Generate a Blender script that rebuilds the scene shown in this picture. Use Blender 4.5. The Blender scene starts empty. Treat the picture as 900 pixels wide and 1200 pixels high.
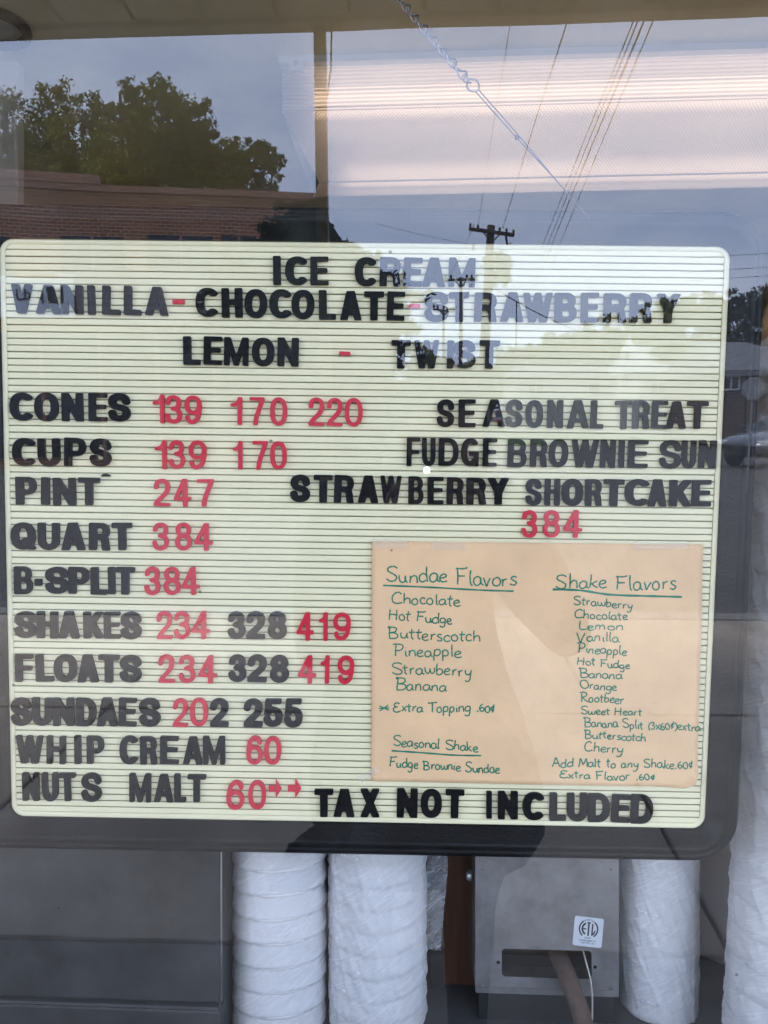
import bpy, bmesh, math, random
import numpy as np
from mathutils import Vector, Matrix, noise
from mathutils.geometry import tessellate_polygon

random.seed(7)
rng = np.random.default_rng(7)
SC = bpy.context.scene
COL = SC.collection
R_ = math.radians

# ------------------------------------------------------------------ camera
F = 936.0                       # focal length in pixels of the 900 x 1200 photograph
YAW = math.atan(0.0534)         # the camera looks a little to the left of the window's normal
CAM = Vector((0.0, 0.0, 1.5))
cd = bpy.data.cameras.new('camera')
cd.sensor_fit = 'VERTICAL'
cd.sensor_height = 24.0
cd.lens = 24.0 * F / 1200.0
cd.clip_start = 0.02
cd.clip_end = 2000
cam = bpy.data.objects.new('camera', cd)
COL.objects.link(cam)
cam.location = CAM
cam.rotation_euler = (R_(90), 0, YAW)
SC.camera = cam

# ------------------------------------------------------------------ light
SUN_EL, SUN_AZ = R_(50), R_(-68)
w = bpy.data.worlds.new('World')
SC.world = w
w.use_nodes = True
nt = w.node_tree
for n in list(nt.nodes):
    nt.nodes.remove(n)
out = nt.nodes.new('ShaderNodeOutputWorld')
bg = nt.nodes.new('ShaderNodeBackground')
bg.inputs['Strength'].default_value = 0.1
sky = nt.nodes.new('ShaderNodeTexSky')
sky.sky_type = 'NISHITA'
sky.sun_disc = False
sky.sun_elevation = SUN_EL
sky.sun_rotation = SUN_AZ
tc = nt.nodes.new('ShaderNodeTexCoord')
mp = nt.nodes.new('ShaderNodeMapping')
mp.inputs['Scale'].default_value = (2.2, 2.2, 5.5)
n1 = nt.nodes.new('ShaderNodeTexNoise')
n1.inputs['Scale'].default_value = 2.4
n1.inputs['Detail'].default_value = 7
n1.inputs['Roughness'].default_value = 0.55
rmp = nt.nodes.new('ShaderNodeValToRGB')
rmp.color_ramp.elements[0].position = 0.30
rmp.color_ramp.elements[0].color = (4.6, 5.9, 9.2, 1)
rmp.color_ramp.elements[1].position = 0.72
rmp.color_ramp.elements[1].color = (7.1, 8.1, 10.6, 1)
mx = nt.nodes.new('ShaderNodeMixRGB')
mx.inputs[0].default_value = 0.95
nt.links.new(tc.outputs['Generated'], mp.inputs[0])
nt.links.new(mp.outputs[0], n1.inputs[0])
nt.links.new(n1.outputs[0], rmp.inputs[0])
nt.links.new(sky.outputs[0], mx.inputs[1])
nt.links.new(rmp.outputs[0], mx.inputs[2])
nt.links.new(mx.outputs[0], bg.inputs['Color'])
nt.links.new(bg.outputs[0], out.inputs[0])

sl = bpy.data.lights.new('sun', 'SUN')
sl.energy = 1.5
sl.angle = R_(14)
sl.color = (1.0, 0.95, 0.86)
sun = bpy.data.objects.new('sun', sl)
COL.objects.link(sun)
sd = Vector((math.sin(SUN_AZ) * math.cos(SUN_EL), math.cos(SUN_AZ) * math.cos(SUN_EL), math.sin(SUN_EL)))
sun.rotation_euler = sd.to_track_quat('Z', 'Y').to_euler()
sun.location = (0, -5, 20)

SC.view_settings.view_transform = 'Standard'
SC.view_settings.look = 'None'
SC.view_settings.exposure = 2.7
SC.view_settings.gamma = 1.0
SC.view_settings.use_curve_mapping = False
cy = SC.cycles
cy.max_bounces = 8
cy.diffuse_bounces = 4
cy.glossy_bounces = 4
cy.transmission_bounces = 6
cy.transparent_max_bounces = 12
cy.sample_clamp_indirect = 4.0
cy.use_denoising = True

# ------------------------------------------------------------------ optics: which point of the place is seen at a pixel
def ray(px, py):
    v = Vector(((px - 450) / F, 1.0, (600 - py) / F))
    return Matrix.Rotation(YAW, 3, 'Z') @ v

GN = Vector((0, -1, -0.0641)).normalized()     # outward normal of the glass, which leans out at the top
GP = Vector((0, 0.60, 1.5))
def mirror_pt(p):
    return p - 2 * (p - GP).dot(GN) * GN
CM = mirror_pt(CAM)

def P(px, py, y):                               # inside: on the plane at depth y
    r = ray(px, py)
    return CAM + r * (y / r.y)
def PZ(px, py, z):
    r = ray(px, py)
    return CAM + r * ((z - CAM.z) / r.z)
def rr(px, py):
    r = ray(px, py)
    return r - 2 * r.dot(GN) * GN
def RP(px, py, d):                              # outside, seen in the glass, d metres from the mirrored eye
    r = rr(px, py)
    return CM + r * (-d / r.y)
def RZ(px, py, z=0.0):
    r = rr(px, py)
    return CM + r * ((z - CM.z) / r.z)

# ------------------------------------------------------------------ helpers
def tag(o, label=None, cat=None, group=None, kind=None):
    if label: o['label'] = label
    if cat: o['category'] = cat
    if group: o['group'] = group
    if kind: o['kind'] = kind
    return o

def mesh_obj(name, verts, faces, mat, parent=None, smooth=False, mats=None, fm=None):
    me = bpy.data.meshes.new(name)
    me.from_pydata([tuple(v) for v in verts], [], faces)
    if mat: me.materials.append(mat)
    for m in (mats or []): me.materials.append(m)
    if fm is not None: me.polygons.foreach_set('material_index', fm)
    if smooth: me.polygons.foreach_set('use_smooth', [True] * len(me.polygons))
    me.update()
    o = bpy.data.objects.new(name, me)
    COL.objects.link(o)
    if parent: o.parent = parent
    return o

def share(name, me, parent=None, loc=None, rot=None, scale=None):
    o = bpy.data.objects.new(name, me)
    COL.objects.link(o)
    if parent: o.parent = parent
    if loc is not None: o.location = loc
    if rot is not None: o.rotation_euler = rot
    if scale is not None: o.scale = scale
    return o

def empty(name, loc=(0, 0, 0), rotz=0.0):
    o = bpy.data.objects.new(name, None)
    COL.objects.link(o)
    o.location = loc
    o.rotation_euler = (0, 0, rotz)
    return o

class MB:
    """collects shapes and links them as ONE mesh object"""
    def __init__(s): s.v = []; s.f = []
    def add(s, vs, fs):
        b = len(s.v)
        s.v += [tuple(v) for v in vs]
        s.f += [tuple(i + b for i in f) for f in fs]
        return s
    def box(s, x0, x1, y0, y1, z0, z1, M=None):
        vs = [Vector(p) for p in ((x0,y0,z0),(x1,y0,z0),(x1,y1,z0),(x0,y1,z0),(x0,y0,z1),(x1,y0,z1),(x1,y1,z1),(x0,y1,z1))]
        if M: vs = [M @ v for v in vs]
        return s.add(vs, [(0,3,2,1),(4,5,6,7),(0,1,5,4),(1,2,6,5),(2,3,7,6),(3,0,4,7)])
    def tube(s, pts, r, n=8, close=False, caps=True):
        pts = [Vector(p) for p in pts]
        N = len(pts)
        rs = r if hasattr(r, '__len__') else [r] * N
        prev = None
        rings = []
        for i in range(N):
            if close: t = pts[(i + 1) % N] - pts[i - 1]
            else: t = pts[min(i + 1, N - 1)] - pts[max(i - 1, 0)]
            t.normalize()
            if prev is None:
                a = Vector((0, 0, 1)) if abs(t.z) < 0.9 else Vector((1, 0, 0))
                u = t.cross(a).normalized()
            else:
                u = (prev - t * prev.dot(t)).normalized()
            prev = u
            v = t.cross(u)
            rings.append([pts[i] + (u * math.cos(2*math.pi*k/n) + v * math.sin(2*math.pi*k/n)) * rs[i] for k in range(n)])
        vs = [p for rg in rings for p in rg]
        fs = []
        for i in range(N if close else N - 1):
            j = (i + 1) % N
            for k in range(n):
                fs.append((i*n+k, i*n+(k+1)%n, j*n+(k+1)%n, j*n+k))
        if caps and not close:
            fs.append(tuple(range(n-1, -1, -1))); fs.append(tuple((N-1)*n+k for k in range(n)))
        return s.add(vs, fs)
    def lathe(s, prof, c=(0,0,0), n=24, M=None):
        vs = []
        for (r, z) in prof:
            for k in range(n):
                a = 2*math.pi*k/n
                p = Vector((r*math.cos(a), r*math.sin(a), z))
                if M: p = M @ p
                vs.append(Vector(c) + p)
        fs = []
        for i in range(len(prof)-1):
            for k in range(n):
                fs.append((i*n+k, i*n+(k+1)%n, (i+1)*n+(k+1)%n, (i+1)*n+k))
        fs.append(tuple(range(n-1,-1,-1))); fs.append(tuple((len(prof)-1)*n+k for k in range(n)))
        return s.add(vs, fs)
    def build(s, name, mat, parent=None, smooth=False):
        return mesh_obj(name, s.v, s.f, mat, parent, smooth)

def bevelled(o, wdt, seg=2):
    m = o.modifiers.new('bevel', 'BEVEL'); m.width = wdt; m.segments = seg; m.limit_method = 'ANGLE'
    return o

# ------------------------------------------------------------------ materials
def mat(name, col, rough=0.6, metal=0.0, spec=0.5, var=0.0, vscale=20.0, bump=0.0, bscale=60.0, stretch=(1,1,1), col2=None, emis=None, estr=0.0, coat=0.0, detail=5):
    m = bpy.data.materials.new(name); m.use_nodes = True
    t = m.node_tree; b = t.nodes['Principled BSDF']
    b.inputs['Roughness'].default_value = rough
    b.inputs['Metallic'].default_value = metal
    b.inputs['Specular IOR Level'].default_value = spec
    b.inputs['Coat Weight'].default_value = coat
    b.inputs['Base Color'].default_value = (*col, 1)
    m.diffuse_color = (*col, 1)
    if emis:
        b.inputs['Emission Color'].default_value = (*emis, 1); b.inputs['Emission Strength'].default_value = estr
    if var > 0 or bump > 0 or col2:
        tx = t.nodes.new('ShaderNodeTexCoord'); mpp = t.nodes.new('ShaderNodeMapping'); mpp.inputs['Scale'].default_value = stretch
        t.links.new(tx.outputs['Object'], mpp.inputs[0])
    if var > 0 or col2:
        nz = t.nodes.new('ShaderNodeTexNoise'); nz.inputs['Scale'].default_value = vscale; nz.inputs['Detail'].default_value = detail
        nz.inputs['Roughness'].default_value = 0.62
        t.links.new(mpp.outputs[0], nz.inputs[0])
        cr = t.nodes.new('ShaderNodeValToRGB')
        c2 = col2 or tuple(min(1, c * (1 + var)) for c in col)
        c1 = tuple(c * (1 - var) for c in col)
        cr.color_ramp.elements[0].position = 0.33; cr.color_ramp.elements[0].color = (*c1, 1)
        cr.color_ramp.elements[1].position = 0.68; cr.color_ramp.elements[1].color = (*c2, 1)
        t.links.new(nz.outputs[0], cr.inputs[0]); t.links.new(cr.outputs[0], b.inputs['Base Color'])
        mr = t.nodes.new('ShaderNodeMapRange'); mr.inputs['To Min'].default_value = max(0.02, rough - 0.12); mr.inputs['To Max'].default_value = min(1, rough + 0.12)
        t.links.new(nz.outputs[0], mr.inputs[0]); t.links.new(mr.outputs[0], b.inputs['Roughness'])
    if bump > 0:
        nb = t.nodes.new('ShaderNodeTexNoise'); nb.inputs['Scale'].default_value = bscale; nb.inputs['Detail'].default_value = 4
        t.links.new(mpp.outputs[0], nb.inputs[0])
        bp = t.nodes.new('ShaderNodeBump'); bp.inputs['Strength'].default_value = bump; bp.inputs['Distance'].default_value = 0.01
        t.links.new(nb.outputs[0], bp.inputs['Height']); t.links.new(bp.outputs[0], b.inputs['Normal'])
    return m

def brick_mat(name, c1, c2, mortar, bw=0.24, bh=0.095):
    m = bpy.data.materials.new(name); m.use_nodes = True
    t = m.node_tree; b = t.nodes['Principled BSDF']; b.inputs['Roughness'].default_value = 0.85
    tx = t.nodes.new('ShaderNodeTexCoord'); mpp = t.nodes.new('ShaderNodeMapping')
    mpp.inputs['Rotation'].default_value = (R_(90), 0, 0)
    br = t.nodes.new('ShaderNodeTexBrick')
    br.inputs['Scale'].default_value = 1.0; br.inputs['Brick Width'].default_value = bw; br.inputs['Row Height'].default_value = bh
    br.inputs['Mortar Size'].default_value = 0.012; br.inputs['Color1'].default_value = (*c1, 1); br.inputs['Color2'].default_value = (*c2, 1)
    br.inputs['Mortar'].default_value = (*mortar, 1)
    t.links.new(tx.outputs['Object'], mpp.inputs[0]); t.links.new(mpp.outputs[0], br.inputs['Vector'])
    nz = t.nodes.new('ShaderNodeTexNoise'); nz.inputs['Scale'].default_value = 0.6; nz.inputs['Detail'].default_value = 6
    t.links.new(tx.outputs['Object'], nz.inputs[0])
    mr = t.nodes.new('ShaderNodeMapRange'); mr.inputs['To Min'].default_value = 0.65; mr.inputs['To Max'].default_value = 1.3
    t.links.new(nz.outputs[0], mr.inputs[0])
    mm = t.nodes.new('ShaderNodeMixRGB'); mm.blend_type = 'MULTIPLY'; mm.inputs[0].default_value = 1
    t.links.new(br.outputs['Color'], mm.inputs[1]); t.links.new(mr.outputs[0], mm.inputs[2]); t.links.new(mm.outputs[0], b.inputs['Base Color'])
    return m

M = {}
M['board'] = mat('board_cream_plastic', (0.88, 0.825, 0.555), 0.42, var=0.03, vscale=9, spec=0.4)
M['groove'] = mat('board_groove_plastic', (0.40, 0.40, 0.27), 0.7)
M['black_letter'] = mat('black_letter_plastic', (0.007, 0.007, 0.008), 0.5, var=0.4, vscale=60, spec=0.14)
M['red_letter'] = mat('red_letter_plastic', (0.62, 0.022, 0.05), 0.38, var=0.12, vscale=50)
M['frame'] = mat('black_frame_plastic', (0.006, 0.006, 0.007), 0.38, var=0.4, vscale=30, spec=0.22, bump=0.12, bscale=400)
M['manila'] = mat('manila_paper', (0.85, 0.575, 0.335), 0.75, var=0.06, vscale=16, spec=0.2, bump=0.16, bscale=70)
M['ink'] = mat('green_marker_ink', (0.02, 0.21, 0.13), 0.6, var=0.25, vscale=160, spec=0.3)
M['steel'] = mat('dull_steel', (0.30, 0.29, 0.285), 0.42, metal=0.75, var=0.16, vscale=8, stretch=(1,1,3), bump=0.05, bscale=90)
M['galv'] = mat('galvanised_sheet', (0.28, 0.268, 0.268), 0.48, metal=0.6, var=0.26, vscale=22, detail=7)
M['machine'] = mat('machine_grey_paint', (0.050, 0.050, 0.050), 0.5, metal=0.0, spec=0.3, var=0.45, vscale=9, bump=0.06, bscale=60, detail=8)
M['edge'] = mat('bright_trim_metal', (0.55, 0.56, 0.58), 0.3, metal=0.9)
M['dark'] = mat('dark_paint_and_gap_shade', (0.012, 0.012, 0.013), 0.7)
M['counter'] = mat('dark_grey_laminate', (0.085, 0.088, 0.095), 0.35, var=0.2, vscale=25)
M['wood'] = mat('stained_wood', (0.085, 0.034, 0.017), 0.5, col2=(0.15, 0.062, 0.03), vscale=16, stretch=(6,6,0.5), bump=0.1, bscale=30)
M['foam'] = mat('white_foam_cup', (0.86, 0.84, 0.84), 0.6, var=0.02, vscale=30)
M['tubw'] = mat('white_tub_plastic', (0.85, 0.84, 0.86), 0.45, var=0.05, vscale=6)
M['white_metal'] = mat('white_enamel', (0.74, 0.75, 0.78), 0.35)
M['sticker'] = mat('silver_sticker', (0.62, 0.65, 0.70), 0.4, var=0.04, vscale=60)
M['print'] = mat('black_print', (0.012, 0.014, 0.025), 0.6)
M['hose'] = mat('braided_hose', (0.105, 0.070, 0.052), 0.75, var=0.25, vscale=120)
M['wire_w'] = mat('white_wire', (0.6, 0.58, 0.52), 0.5)
M['chain'] = mat('zinc_chain', (0.42, 0.42, 0.46), 0.35, metal=0.85, var=0.1, vscale=80)
M['cord'] = mat('grey_string', (0.10, 0.10, 0.15), 0.7)
M['inwall'] = mat('inner_wall_paint', (0.80, 0.75, 0.64), 0.8, var=0.1, vscale=3)
M['inceil'] = mat('inner_ceiling_paint', (0.88, 0.79, 0.55), 0.85, var=0.08, vscale=6, bump=0.1, bscale=60)
M['infloor'] = mat('inner_floor_tile', (0.55, 0.50, 0.43), 0.5, var=0.1, vscale=5)
M['extwall'] = mat('shop_wall_paint', (0.62, 0.60, 0.55), 0.7, var=0.06, vscale=4, bump=0.1, bscale=60)
M['alu'] = mat('window_aluminium', (0.45, 0.45, 0.46), 0.4, metal=0.7, var=0.08, vscale=20)
M['soffit'] = mat('beige_soffit_board', (0.42, 0.36, 0.24), 0.75, var=0.12, vscale=7, bump=0.15, bscale=90)
M['fascia'] = mat('beige_fascia', (0.34, 0.29, 0.19), 0.7, var=0.1, vscale=7)
M['post'] = mat('beige_post_paint', (0.24, 0.20, 0.12), 0.65, var=0.15, vscale=12)
M['asphalt'] = mat('asphalt', (0.095, 0.087, 0.08), 0.9, var=0.22, vscale=0.8, bump=0.2, bscale=40, detail=9)
M['concrete'] = mat('concrete_slab', (0.38, 0.32, 0.25), 0.9, var=0.2, vscale=3.2, bump=0.2, bscale=60, detail=9)
M['shaded_slab'] = mat('shaded_concrete_slab', (0.17, 0.15, 0.125), 0.9, var=0.2, vscale=4, bump=0.2, bscale=60, detail=9)  # slab concrete darkened: shade along the building put into the colour
M['kerb'] = mat('kerb_concrete', (0.24, 0.23, 0.21), 0.9, var=0.1, vscale=5)
M['grass'] = mat('grass_green', (0.045, 0.085, 0.02), 0.95, var=0.3, vscale=3)
M['bark'] = mat('bark', (0.075, 0.055, 0.04), 0.95, var=0.3, vscale=4, stretch=(4,4,1))
M['leafA'] = mat('leaf_olive', (0.13, 0.13, 0.022), 0.8, col2=(0.34, 0.30, 0.06), vscale=0.5, spec=0.1)
M['leafB'] = mat('leaf_dark', (0.07, 0.08, 0.016), 0.8, col2=(0.20, 0.20, 0.045), vscale=0.6, spec=0.1)
M['leafC'] = mat('leaf_conifer', (0.006, 0.013, 0.009), 0.85, col2=(0.014, 0.027, 0.015), vscale=0.8, spec=0.05)
M['brick'] = brick_mat('dark_red_brick', (0.31, 0.115, 0.050), (0.20, 0.078, 0.040), (0.46, 0.32, 0.21))
M['block'] = brick_mat('painted_block', (0.24, 0.21, 0.195), (0.20, 0.175, 0.165), (0.36, 0.34, 0.33), 0.42, 0.2)
M['housebrick'] = brick_mat('house_brick', (0.10, 0.055, 0.045), (0.075, 0.045, 0.04), (0.13, 0.12, 0.11), 0.24, 0.09)
M['coping'] = mat('brown_coping', (0.30, 0.15, 0.10), 0.6, var=0.1, vscale=2)
M['winglass'] = mat('dark_window_glass', (0.010, 0.012, 0.015), 0.08)
M['trim'] = mat('white_trim_paint', (0.66, 0.66, 0.65), 0.55)
M['roofg'] = mat('grey_shingles', (0.17, 0.17, 0.185), 0.9, var=0.15, vscale=2)
M['roofw'] = mat('pale_metal_roof', (0.42, 0.43, 0.45), 0.6, var=0.06, vscale=2)
M['siding'] = mat('pale_siding', (0.50, 0.50, 0.49), 0.7, var=0.04, vscale=2)
M['pole'] = mat('utility_pole_wood', (0.055, 0.045, 0.038), 0.9, var=0.25, vscale=3, stretch=(5,5,1))
M['wirek'] = mat('black_cable', (0.012, 0.012, 0.014), 0.6)
M['transf'] = mat('transformer_grey', (0.16, 0.17, 0.17), 0.5)
M['signw'] = mat('pale_sign_face', (0.62, 0.66, 0.72), 0.5)
M['signback'] = mat('sign_back_metal', (0.30, 0.31, 0.31), 0.7)
M['silver'] = mat('silver_car_paint', (0.15, 0.16, 0.18), 0.28, metal=0.6, coat=0.8)
M['redcar'] = mat('red_car_paint', (0.42, 0.012, 0.014), 0.3, coat=0.8)
M['bluecar'] = mat('dark_blue_car_paint', (0.02, 0.03, 0.07), 0.3, coat=0.8)
M['tyre'] = mat('tyre_rubber', (0.015, 0.015, 0.015), 0.85)
M['rim'] = mat('alloy_rim', (0.65, 0.66, 0.68), 0.25, metal=0.9)
M['headlight'] = mat('headlight_plastic', (0.7, 0.72, 0.75), 0.12, coat=1)
M['jacket'] = mat('black_jacket_cloth', (0.010, 0.010, 0.012), 0.9, var=0.3, vscale=20, spec=0.1)
M['trousers'] = mat('dark_trousers_cloth', (0.012, 0.013, 0.018), 0.9, var=0.3, vscale=20, spec=0.1)
M['skin'] = mat('skin', (0.36, 0.20, 0.14), 0.55, var=0.06, vscale=30)
M['hair'] = mat('dark_hair', (0.012, 0.009, 0.007), 0.6, var=0.4, vscale=60)
M['phone'] = mat('black_phone', (0.01, 0.01, 0.012), 0.25, coat=0.6)
M['flash'] = mat('phone_flash', (1, 1, 1), 0.4, emis=(0.80, 0.86, 1.0), estr=8.0)
M['tube'] = mat('fluorescent_tube', (0.9, 0.9, 0.9), 0.4, emis=(1.0, 0.80, 0.58), estr=0.42)

# window glass: both surfaces together return about 8 % at straight view, rising with the angle
def glass_material():
    m = bpy.data.materials.new('window_glass'); m.use_nodes = True
    t = m.node_tree
    for n in list(t.nodes): t.nodes.remove(n)
    o = t.nodes.new('ShaderNodeOutputMaterial')
    tr = t.nodes.new('ShaderNodeBsdfTransparent'); tr.inputs[0].default_value = (0.955, 0.96, 0.95, 1)
    gl = t.nodes.new('ShaderNodeBsdfGlossy'); gl.inputs['Roughness'].default_value = 0.0; gl.inputs[0].default_value = (1, 1, 1, 1)
    fr = t.nodes.new('ShaderNodeFresnel'); fr.inputs['IOR'].default_value = 1.68
    geo = t.nodes.new('ShaderNodeNewGeometry')
    inv = t.nodes.new('ShaderNodeMath'); inv.operation = 'SUBTRACT'; inv.inputs[0].default_value = 1.0
    mu = t.nodes.new('ShaderNodeMath'); mu.operation = 'MULTIPLY'
    t.links.new(geo.outputs['Backfacing'], inv.inputs[1]); t.links.new(inv.outputs[0], mu.inputs[0]); t.links.new(fr.outputs[0], mu.inputs[1])
    tx = t.nodes.new('ShaderNodeTexCoord')
    nz = t.nodes.new('ShaderNodeTexNoise'); nz.inputs['Scale'].default_value = 5.5; nz.inputs['Detail'].default_value = 1
    bp = t.nodes.new('ShaderNodeBump'); bp.inputs['Strength'].default_value = 0.02; bp.inputs['Distance'].default_value = 0.01
    t.links.new(tx.outputs['Object'], nz.inputs[0]); t.links.new(nz.outputs[0], bp.inputs['Height']); t.links.new(bp.outputs[0], gl.inputs['Normal'])
    mx1 = t.nodes.new('ShaderNodeMixShader')
    t.links.new(mu.outputs[0], mx1.inputs[0]); t.links.new(tr.outputs[0], mx1.inputs[1]); t.links.new(gl.outputs[0], mx1.inputs[2])
    # dust and wiped smears: a very thin diffuse film
    df = t.nodes.new('ShaderNodeBsdfDiffuse'); df.inputs[0].default_value = (0.75, 0.76, 0.78, 1)
    ns = t.nodes.new('ShaderNodeTexNoise'); ns.inputs['Scale'].default_value = 7; ns.inputs['Detail'].default_value = 8; ns.inputs['Roughness'].default_value = 0.7
    ms = t.nodes.new('ShaderNodeMapping'); ms.inputs['Scale'].default_value = (1.0, 1.0, 0.35)
    t.links.new(tx.outputs['Object'], ms.inputs[0]); t.links.new(ms.outputs[0], ns.inputs[0])
    mr = t.nodes.new('ShaderNodeMapRange'); mr.inputs['From Min'].default_value = 0.52; mr.inputs['From Max'].default_value = 0.8; mr.inputs['To Max'].default_value = 0.016; mr.inputs['To Min'].default_value = 0.0003
    t.links.new(ns.outputs[0], mr.inputs[0])
    vo = t.nodes.new('ShaderNodeTexVoronoi'); vo.inputs['Scale'].default_value = 34
    t.links.new(tx.outputs['Object'], vo.inputs[0])
    s1 = t.nodes.new('ShaderNodeMath'); s1.operation = 'LESS_THAN'; s1.inputs[1].default_value = 0.045; t.links.new(vo.outputs['Distance'], s1.inputs[0])
    sc_n = t.nodes.new('ShaderNodeSeparateColor'); t.links.new(vo.outputs['Color'], sc_n.inputs[0])
    s2 = t.nodes.new('ShaderNodeMath'); s2.operation = 'LESS_THAN'; s2.inputs[1].default_value = 0.10; t.links.new(sc_n.outputs[0], s2.inputs[0])
    s3 = t.nodes.new('ShaderNodeMath'); s3.operation = 'MULTIPLY'; t.links.new(s1.outputs[0], s3.inputs[0]); t.links.new(s2.outputs[0], s3.inputs[1])
    s4 = t.nodes.new('ShaderNodeMath'); s4.operation = 'MULTIPLY'; s4.inputs[1].default_value = 0.55; t.links.new(s3.outputs[0], s4.inputs[0])
    dk_ = t.nodes.new('ShaderNodeBsdfDiffuse'); dk_.inputs[0].default_value = (0.035, 0.035, 0.04, 1)
    mx2 = t.nodes.new('ShaderNodeMixShader')
    t.links.new(mr.outputs[0], mx2.inputs[0]); t.links.new(mx1.outputs[0], mx2.inputs[1]); t.links.new(df.outputs[0], mx2.inputs[2])
    mx3 = t.nodes.new('ShaderNodeMixShader'); t.links.new(s4.outputs[0], mx3.inputs[0]); t.links.new(mx2.outputs[0], mx3.inputs[1]); t.links.new(dk_.outputs[0], mx3.inputs[2])
    t.links.new(mx3.outputs[0], o.inputs[0])
    return m
M['glass'] = glass_material()

def film_material(name, col, trans, rough, bscale=1.0, gl=0.12):
    m = bpy.data.materials.new(name); m.use_nodes = True
    t = m.node_tree
    for n in list(t.nodes): t.nodes.remove(n)
    o = t.nodes.new('ShaderNodeOutputMaterial')
    tr = t.nodes.new('ShaderNodeBsdfTransparent')
    b = t.nodes.new('ShaderNodeBsdfPrincipled'); b.inputs['Base Color'].default_value = (*col, 1); b.inputs['Roughness'].default_value = rough
    tx = t.nodes.new('ShaderNodeTexCoord')
    prev = None
    for (ry, sc_, st_) in ((0.62, (9, 9, 130), .9), (0.42, (14, 14, 100), .5), (0.10, (16, 16, 70), .3)):
        mp_ = t.nodes.new('ShaderNodeMapping'); mp_.vector_type = 'POINT'; mp_.inputs['Rotation'].default_value = (0.2, ry, 0.1)
        mp2 = t.nodes.new('ShaderNodeMapping'); mp2.inputs['Scale'].default_value = tuple(q*bscale for q in sc_)
        nz = t.nodes.new('ShaderNodeTexNoise'); nz.inputs['Scale'].default_value = 1.0; nz.inputs['Detail'].default_value = 2.5; nz.inputs['Distortion'].default_value = 0.6
        sb = t.nodes.new('ShaderNodeMath'); sb.operation = 'SUBTRACT'; sb.inputs[1].default_value = 0.5
        ab = t.nodes.new('ShaderNodeMath'); ab.operation = 'ABSOLUTE'
        pw = t.nodes.new('ShaderNodeMapRange'); pw.inputs['From Max'].default_value = 0.030; pw.inputs['To Min'].default_value = st_; pw.inputs['To Max'].default_value = 0.0; pw.interpolation_type = 'SMOOTHSTEP'
        t.links.new(tx.outputs['Object'], mp_.inputs[0]); t.links.new(mp_.outputs[0], mp2.inputs[0]); t.links.new(mp2.outputs[0], nz.inputs[0])
        t.links.new(nz.outputs[0], sb.inputs[0]); t.links.new(sb.outputs[0], ab.inputs[0]); t.links.new(ab.outputs[0], pw.inputs[0])
        if prev is None: prev = pw.outputs[0]
        else:
            ad = t.nodes.new('ShaderNodeMath'); ad.operation = 'ADD'; t.links.new(prev, ad.inputs[0]); t.links.new(pw.outputs[0], ad.inputs[1]); prev = ad.outputs[0]
    bp = t.nodes.new('ShaderNodeBump'); bp.inputs['Strength'].default_value = 0.35; bp.inputs['Distance'].default_value = 0.0011
    t.links.new(prev, bp.inputs['Height']); t.links.new(bp.outputs[0], b.inputs['Normal'])
    # creases gather more film, so less shows through them
    fc = t.nodes.new('ShaderNodeMapRange'); fc.inputs['To Min'].default_value = 1 - trans; fc.inputs['To Max'].default_value = min(1, 1 - trans*0.70)
    t.links.new(prev, fc.inputs[0])
    mx_ = t.nodes.new('ShaderNodeMixShader'); t.links.new(fc.outputs[0], mx_.inputs[0])
    t.links.new(tr.outputs[0], mx_.inputs[1]); t.links.new(b.outputs[0], mx_.inputs[2]); t.links.new(mx_.outputs[0], o.inputs[0])
    return m
M['film'] = film_material('clear_wrap_film', (0.88, 0.88, 0.90), 0.55, 0.55, 0.55)
M['filmw'] = film_material('milky_wrap_film', (0.88, 0.88, 0.90), 0.40, 0.55, 0.85)
M['cello'] = film_material('loose_clear_film', (0.8, 0.82, 0.88), 0.80, 0.2)
def tape_material():
    m = bpy.data.materials.new('clear_tape'); m.use_nodes = True
    t = m.node_tree; b = t.nodes['Principled BSDF']; b.inputs['Base Color'].default_value = (.85, .84, .8, 1); b.inputs['Roughness'].default_value = .18
    b.inputs['Alpha'].default_value = .20
    return m
M['tape'] = tape_material()

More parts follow.
